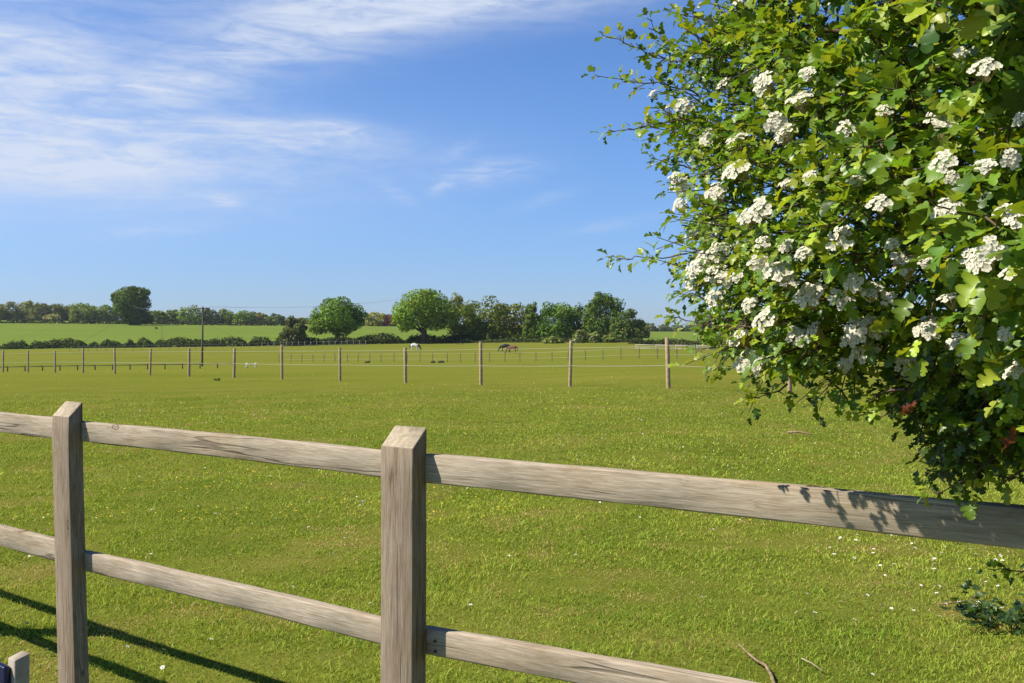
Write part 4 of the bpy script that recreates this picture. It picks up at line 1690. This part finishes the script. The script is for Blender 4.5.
def build_daisies():
    me = daisy_mesh()
    def put(px, py, label, group):
        d = EYE * 1000 / (py - 336)
        x, y, z = G(px, d)
        o = bpy.data.objects.new('daisy', me)
        o.location = (x, y, z)
        o.rotation_euler = (rng.normal(.25, .25), rng.normal(-.15, .25), rng.uniform(0, 6))
        s = rng.uniform(.62, 1.0)
        o.scale = (s, s, s)
        COL.objects.link(o)
        tag(o, label, 'daisy', group)
    A = 'small white daisy in the turf below the shaded end of the top rail'
    for p in [(936, 566), (940, 560), (936, 575), (934, 570), (892, 577), (912, 592), (921, 592), (938, 592), (948, 594), (951, 593), (851, 566), (806, 600), (838, 606), (843, 603), (850, 599), (873, 600), (866, 602), (886, 638),
              (958, 546), (980, 551), (962, 549), (949, 540), (928, 548), (985, 564), (998, 562), (970, 557), (976, 562), (835, 562), (917, 545), (905, 571), (1005, 556), (944, 552), (968, 544), (855, 547), (870, 680), (871, 551)]:
        put(p[0] + rng.uniform(-1, 1), p[1], A, 'daisies under the shaded rail')
    for _ in range(60):
        put(rng.uniform(800, 1015), 540 + 90 * rng.random() ** 1.6, A, 'daisies under the shaded rail')
    Bq = 'small white daisy in the turf beyond the fence, between the two posts'
    for p in [(100, 512), (95, 520), (342, 537), (343, 543), (310, 533), (170, 545), (255, 507), (140, 480), (205, 470), (120, 470), (230, 560), (180, 500), (290, 590), (330, 560), (150, 560), (360, 505), (215, 520), (270, 480), (372, 608), (240, 490)]:
        put(p[0], p[1], Bq, 'daisies between the posts')
    Cq = 'small white daisy in the turf right of the nearer post, away from the hawthorn'
    for p in [(456, 528), (516, 519), (518, 490), (468, 492), (478, 494), (445, 590), (500, 610), (510, 560), (555, 598), (600, 505), (640, 520), (712, 532), (752, 570), (758, 565), (666, 500), (590, 512), (470, 610), (620, 640), (540, 540), (700, 600), (780, 520), (575, 560)]:
        put(p[0], p[1], Cq, 'daisies right of the nearer post')
    Dq = 'small white daisy in the turf at the bottom left, by the rail shadows'
    for p in [(26, 632), (123, 650), (160, 655), (131, 652), (165, 670), (60, 570), (30, 560), (46, 655), (196, 660), (100, 660), (210, 645)]:
        put(p[0], p[1], Dq, 'daisies by the rail shadows')


build_daisies()


def stick(label, pts, r0, r1, mat, name='fallen_stick', cat='stick'):
    P = []
    for (px, py, dz) in pts:
        d = EYE * 1000 / (py - 336)
        x, y, z = G(px, d)
        P.append(Vector((x, y, z + dz)))
    o = P[0].copy()
    m = MB()
    m.tube([q - o for q in P], list(np.linspace(r0, r1, len(P))), 7)
    tag(m.build(name, mat, None, o, True), label, cat)


M_stick = simple('dead_stick_bark', (.22, .16, .09), .85, .2, .45, 30)
M_straw = simple('pale_straw', (.38, .32, .20), .8, .2, .2, 30)
stick('bent brown stick lying in the grass just above the lower rail', [(739, 655, .035), (749, 663, .03), (757, 667, .02), (766, 672, .025), (772, 680, .02), (776, 690, .01)], .005, .009, M_stick)
stick('thin pale straw lying in the grass right of the bent brown stick', [(802, 666, .03), (812, 670, .03), (823, 675, .02)], .003, .002, M_straw, 'straw', 'straw')
stick('short grey stick on the far grass left of the hawthorn tips', [(788, 437, .06), (800, 437.5, .07), (812, 439, .05)], .02, .012, M_stick)
stick('arched brown bramble stem in the grass under the hawthorn', [(938, 609, .02), (955, 609, .03), (972, 607, .03), (980, 600, .05), (986, 592, .07)], .004, .003, M_stick, 'bramble_stem', 'bramble')


def weed(label, px, py, n, hgt, spread, tint, size):
    d = EYE * 1000 / (py - 336)
    x, y, z = G(px, d)
    root = empty('weed', (x, y, z))
    tag(root, label, 'weed')
    st = MB()
    P_, D_, N_, S_, T_ = [], [], [], [], []
    for i in range(n):
        a = rng.uniform(0, 6.28)
        r = spread * math.sqrt(rng.random())
        h = hgt * rng.uniform(.3, 1)
        e = np.array([r * math.cos(a), r * math.sin(a), h])
        st.tube([(e[0] * .3, e[1] * .3, -.01), tuple(e * .7), tuple(e)], [.002, .0015, .001], 4, False)
        for q in range(4):
            P_.append(e * rng.uniform(.4, 1))
            D_.append(np.array([math.cos(a + rng.normal(0, 1)), math.sin(a + rng.normal(0, 1)), .3]))
            N_.append(np.array([0, 0, 1]) + rng.normal(0, .4, 3))
            S_.append(size * rng.uniform(.6, 1.2))
            T_.append(np.array(tint) * rng.uniform(.7, 1.3))
    v, f, t = leaves_mesh(np.array(P_), np.array(D_), np.array(N_), np.array(S_), np.array(T_))
    mesh_obj('leaves', v, f, M_leaf_near, root, tint=t)
    st.build('stems', M_stalk, root)


weed('leafy weed patch added at the right edge to stand in for the hawthorn shadow', 1012, 628, 46, .16, .34, (.05, .10, .018), .06)  # dark leaves added where the bush's shadow falls on the grass
weed('small dark weed tuft on the grass between the stakes at the left', 217, 374.5, 14, .09, .14, (.05, .08, .02), .08)

# ------------------------------------------------------------------ thin summer haze over the far fields
def build_haze():
    m = bpy.data.materials.new('summer_haze')
    m.use_nodes = True
    g = NT(m.node_tree)
    g.n.remove(g.n['Principled BSDF'])
    v = g.new('ShaderNodeVolumePrincipled')
    v.inputs['Color'].default_value = (.80, .88, 1.0, 1)
    v.inputs['Density'].default_value = .00008
    v.inputs['Anisotropy'].default_value = .1
    g.link(v.outputs[0], g.n['Material Output'].inputs['Volume'])
    b = MB()
    b.box((0, 1215, 32), (3600, 2610, 78))
    o = b.build('haze', m)
    o['kind'] = 'stuff'
    o['label'] = 'thin pale haze over the far fields'


build_haze()
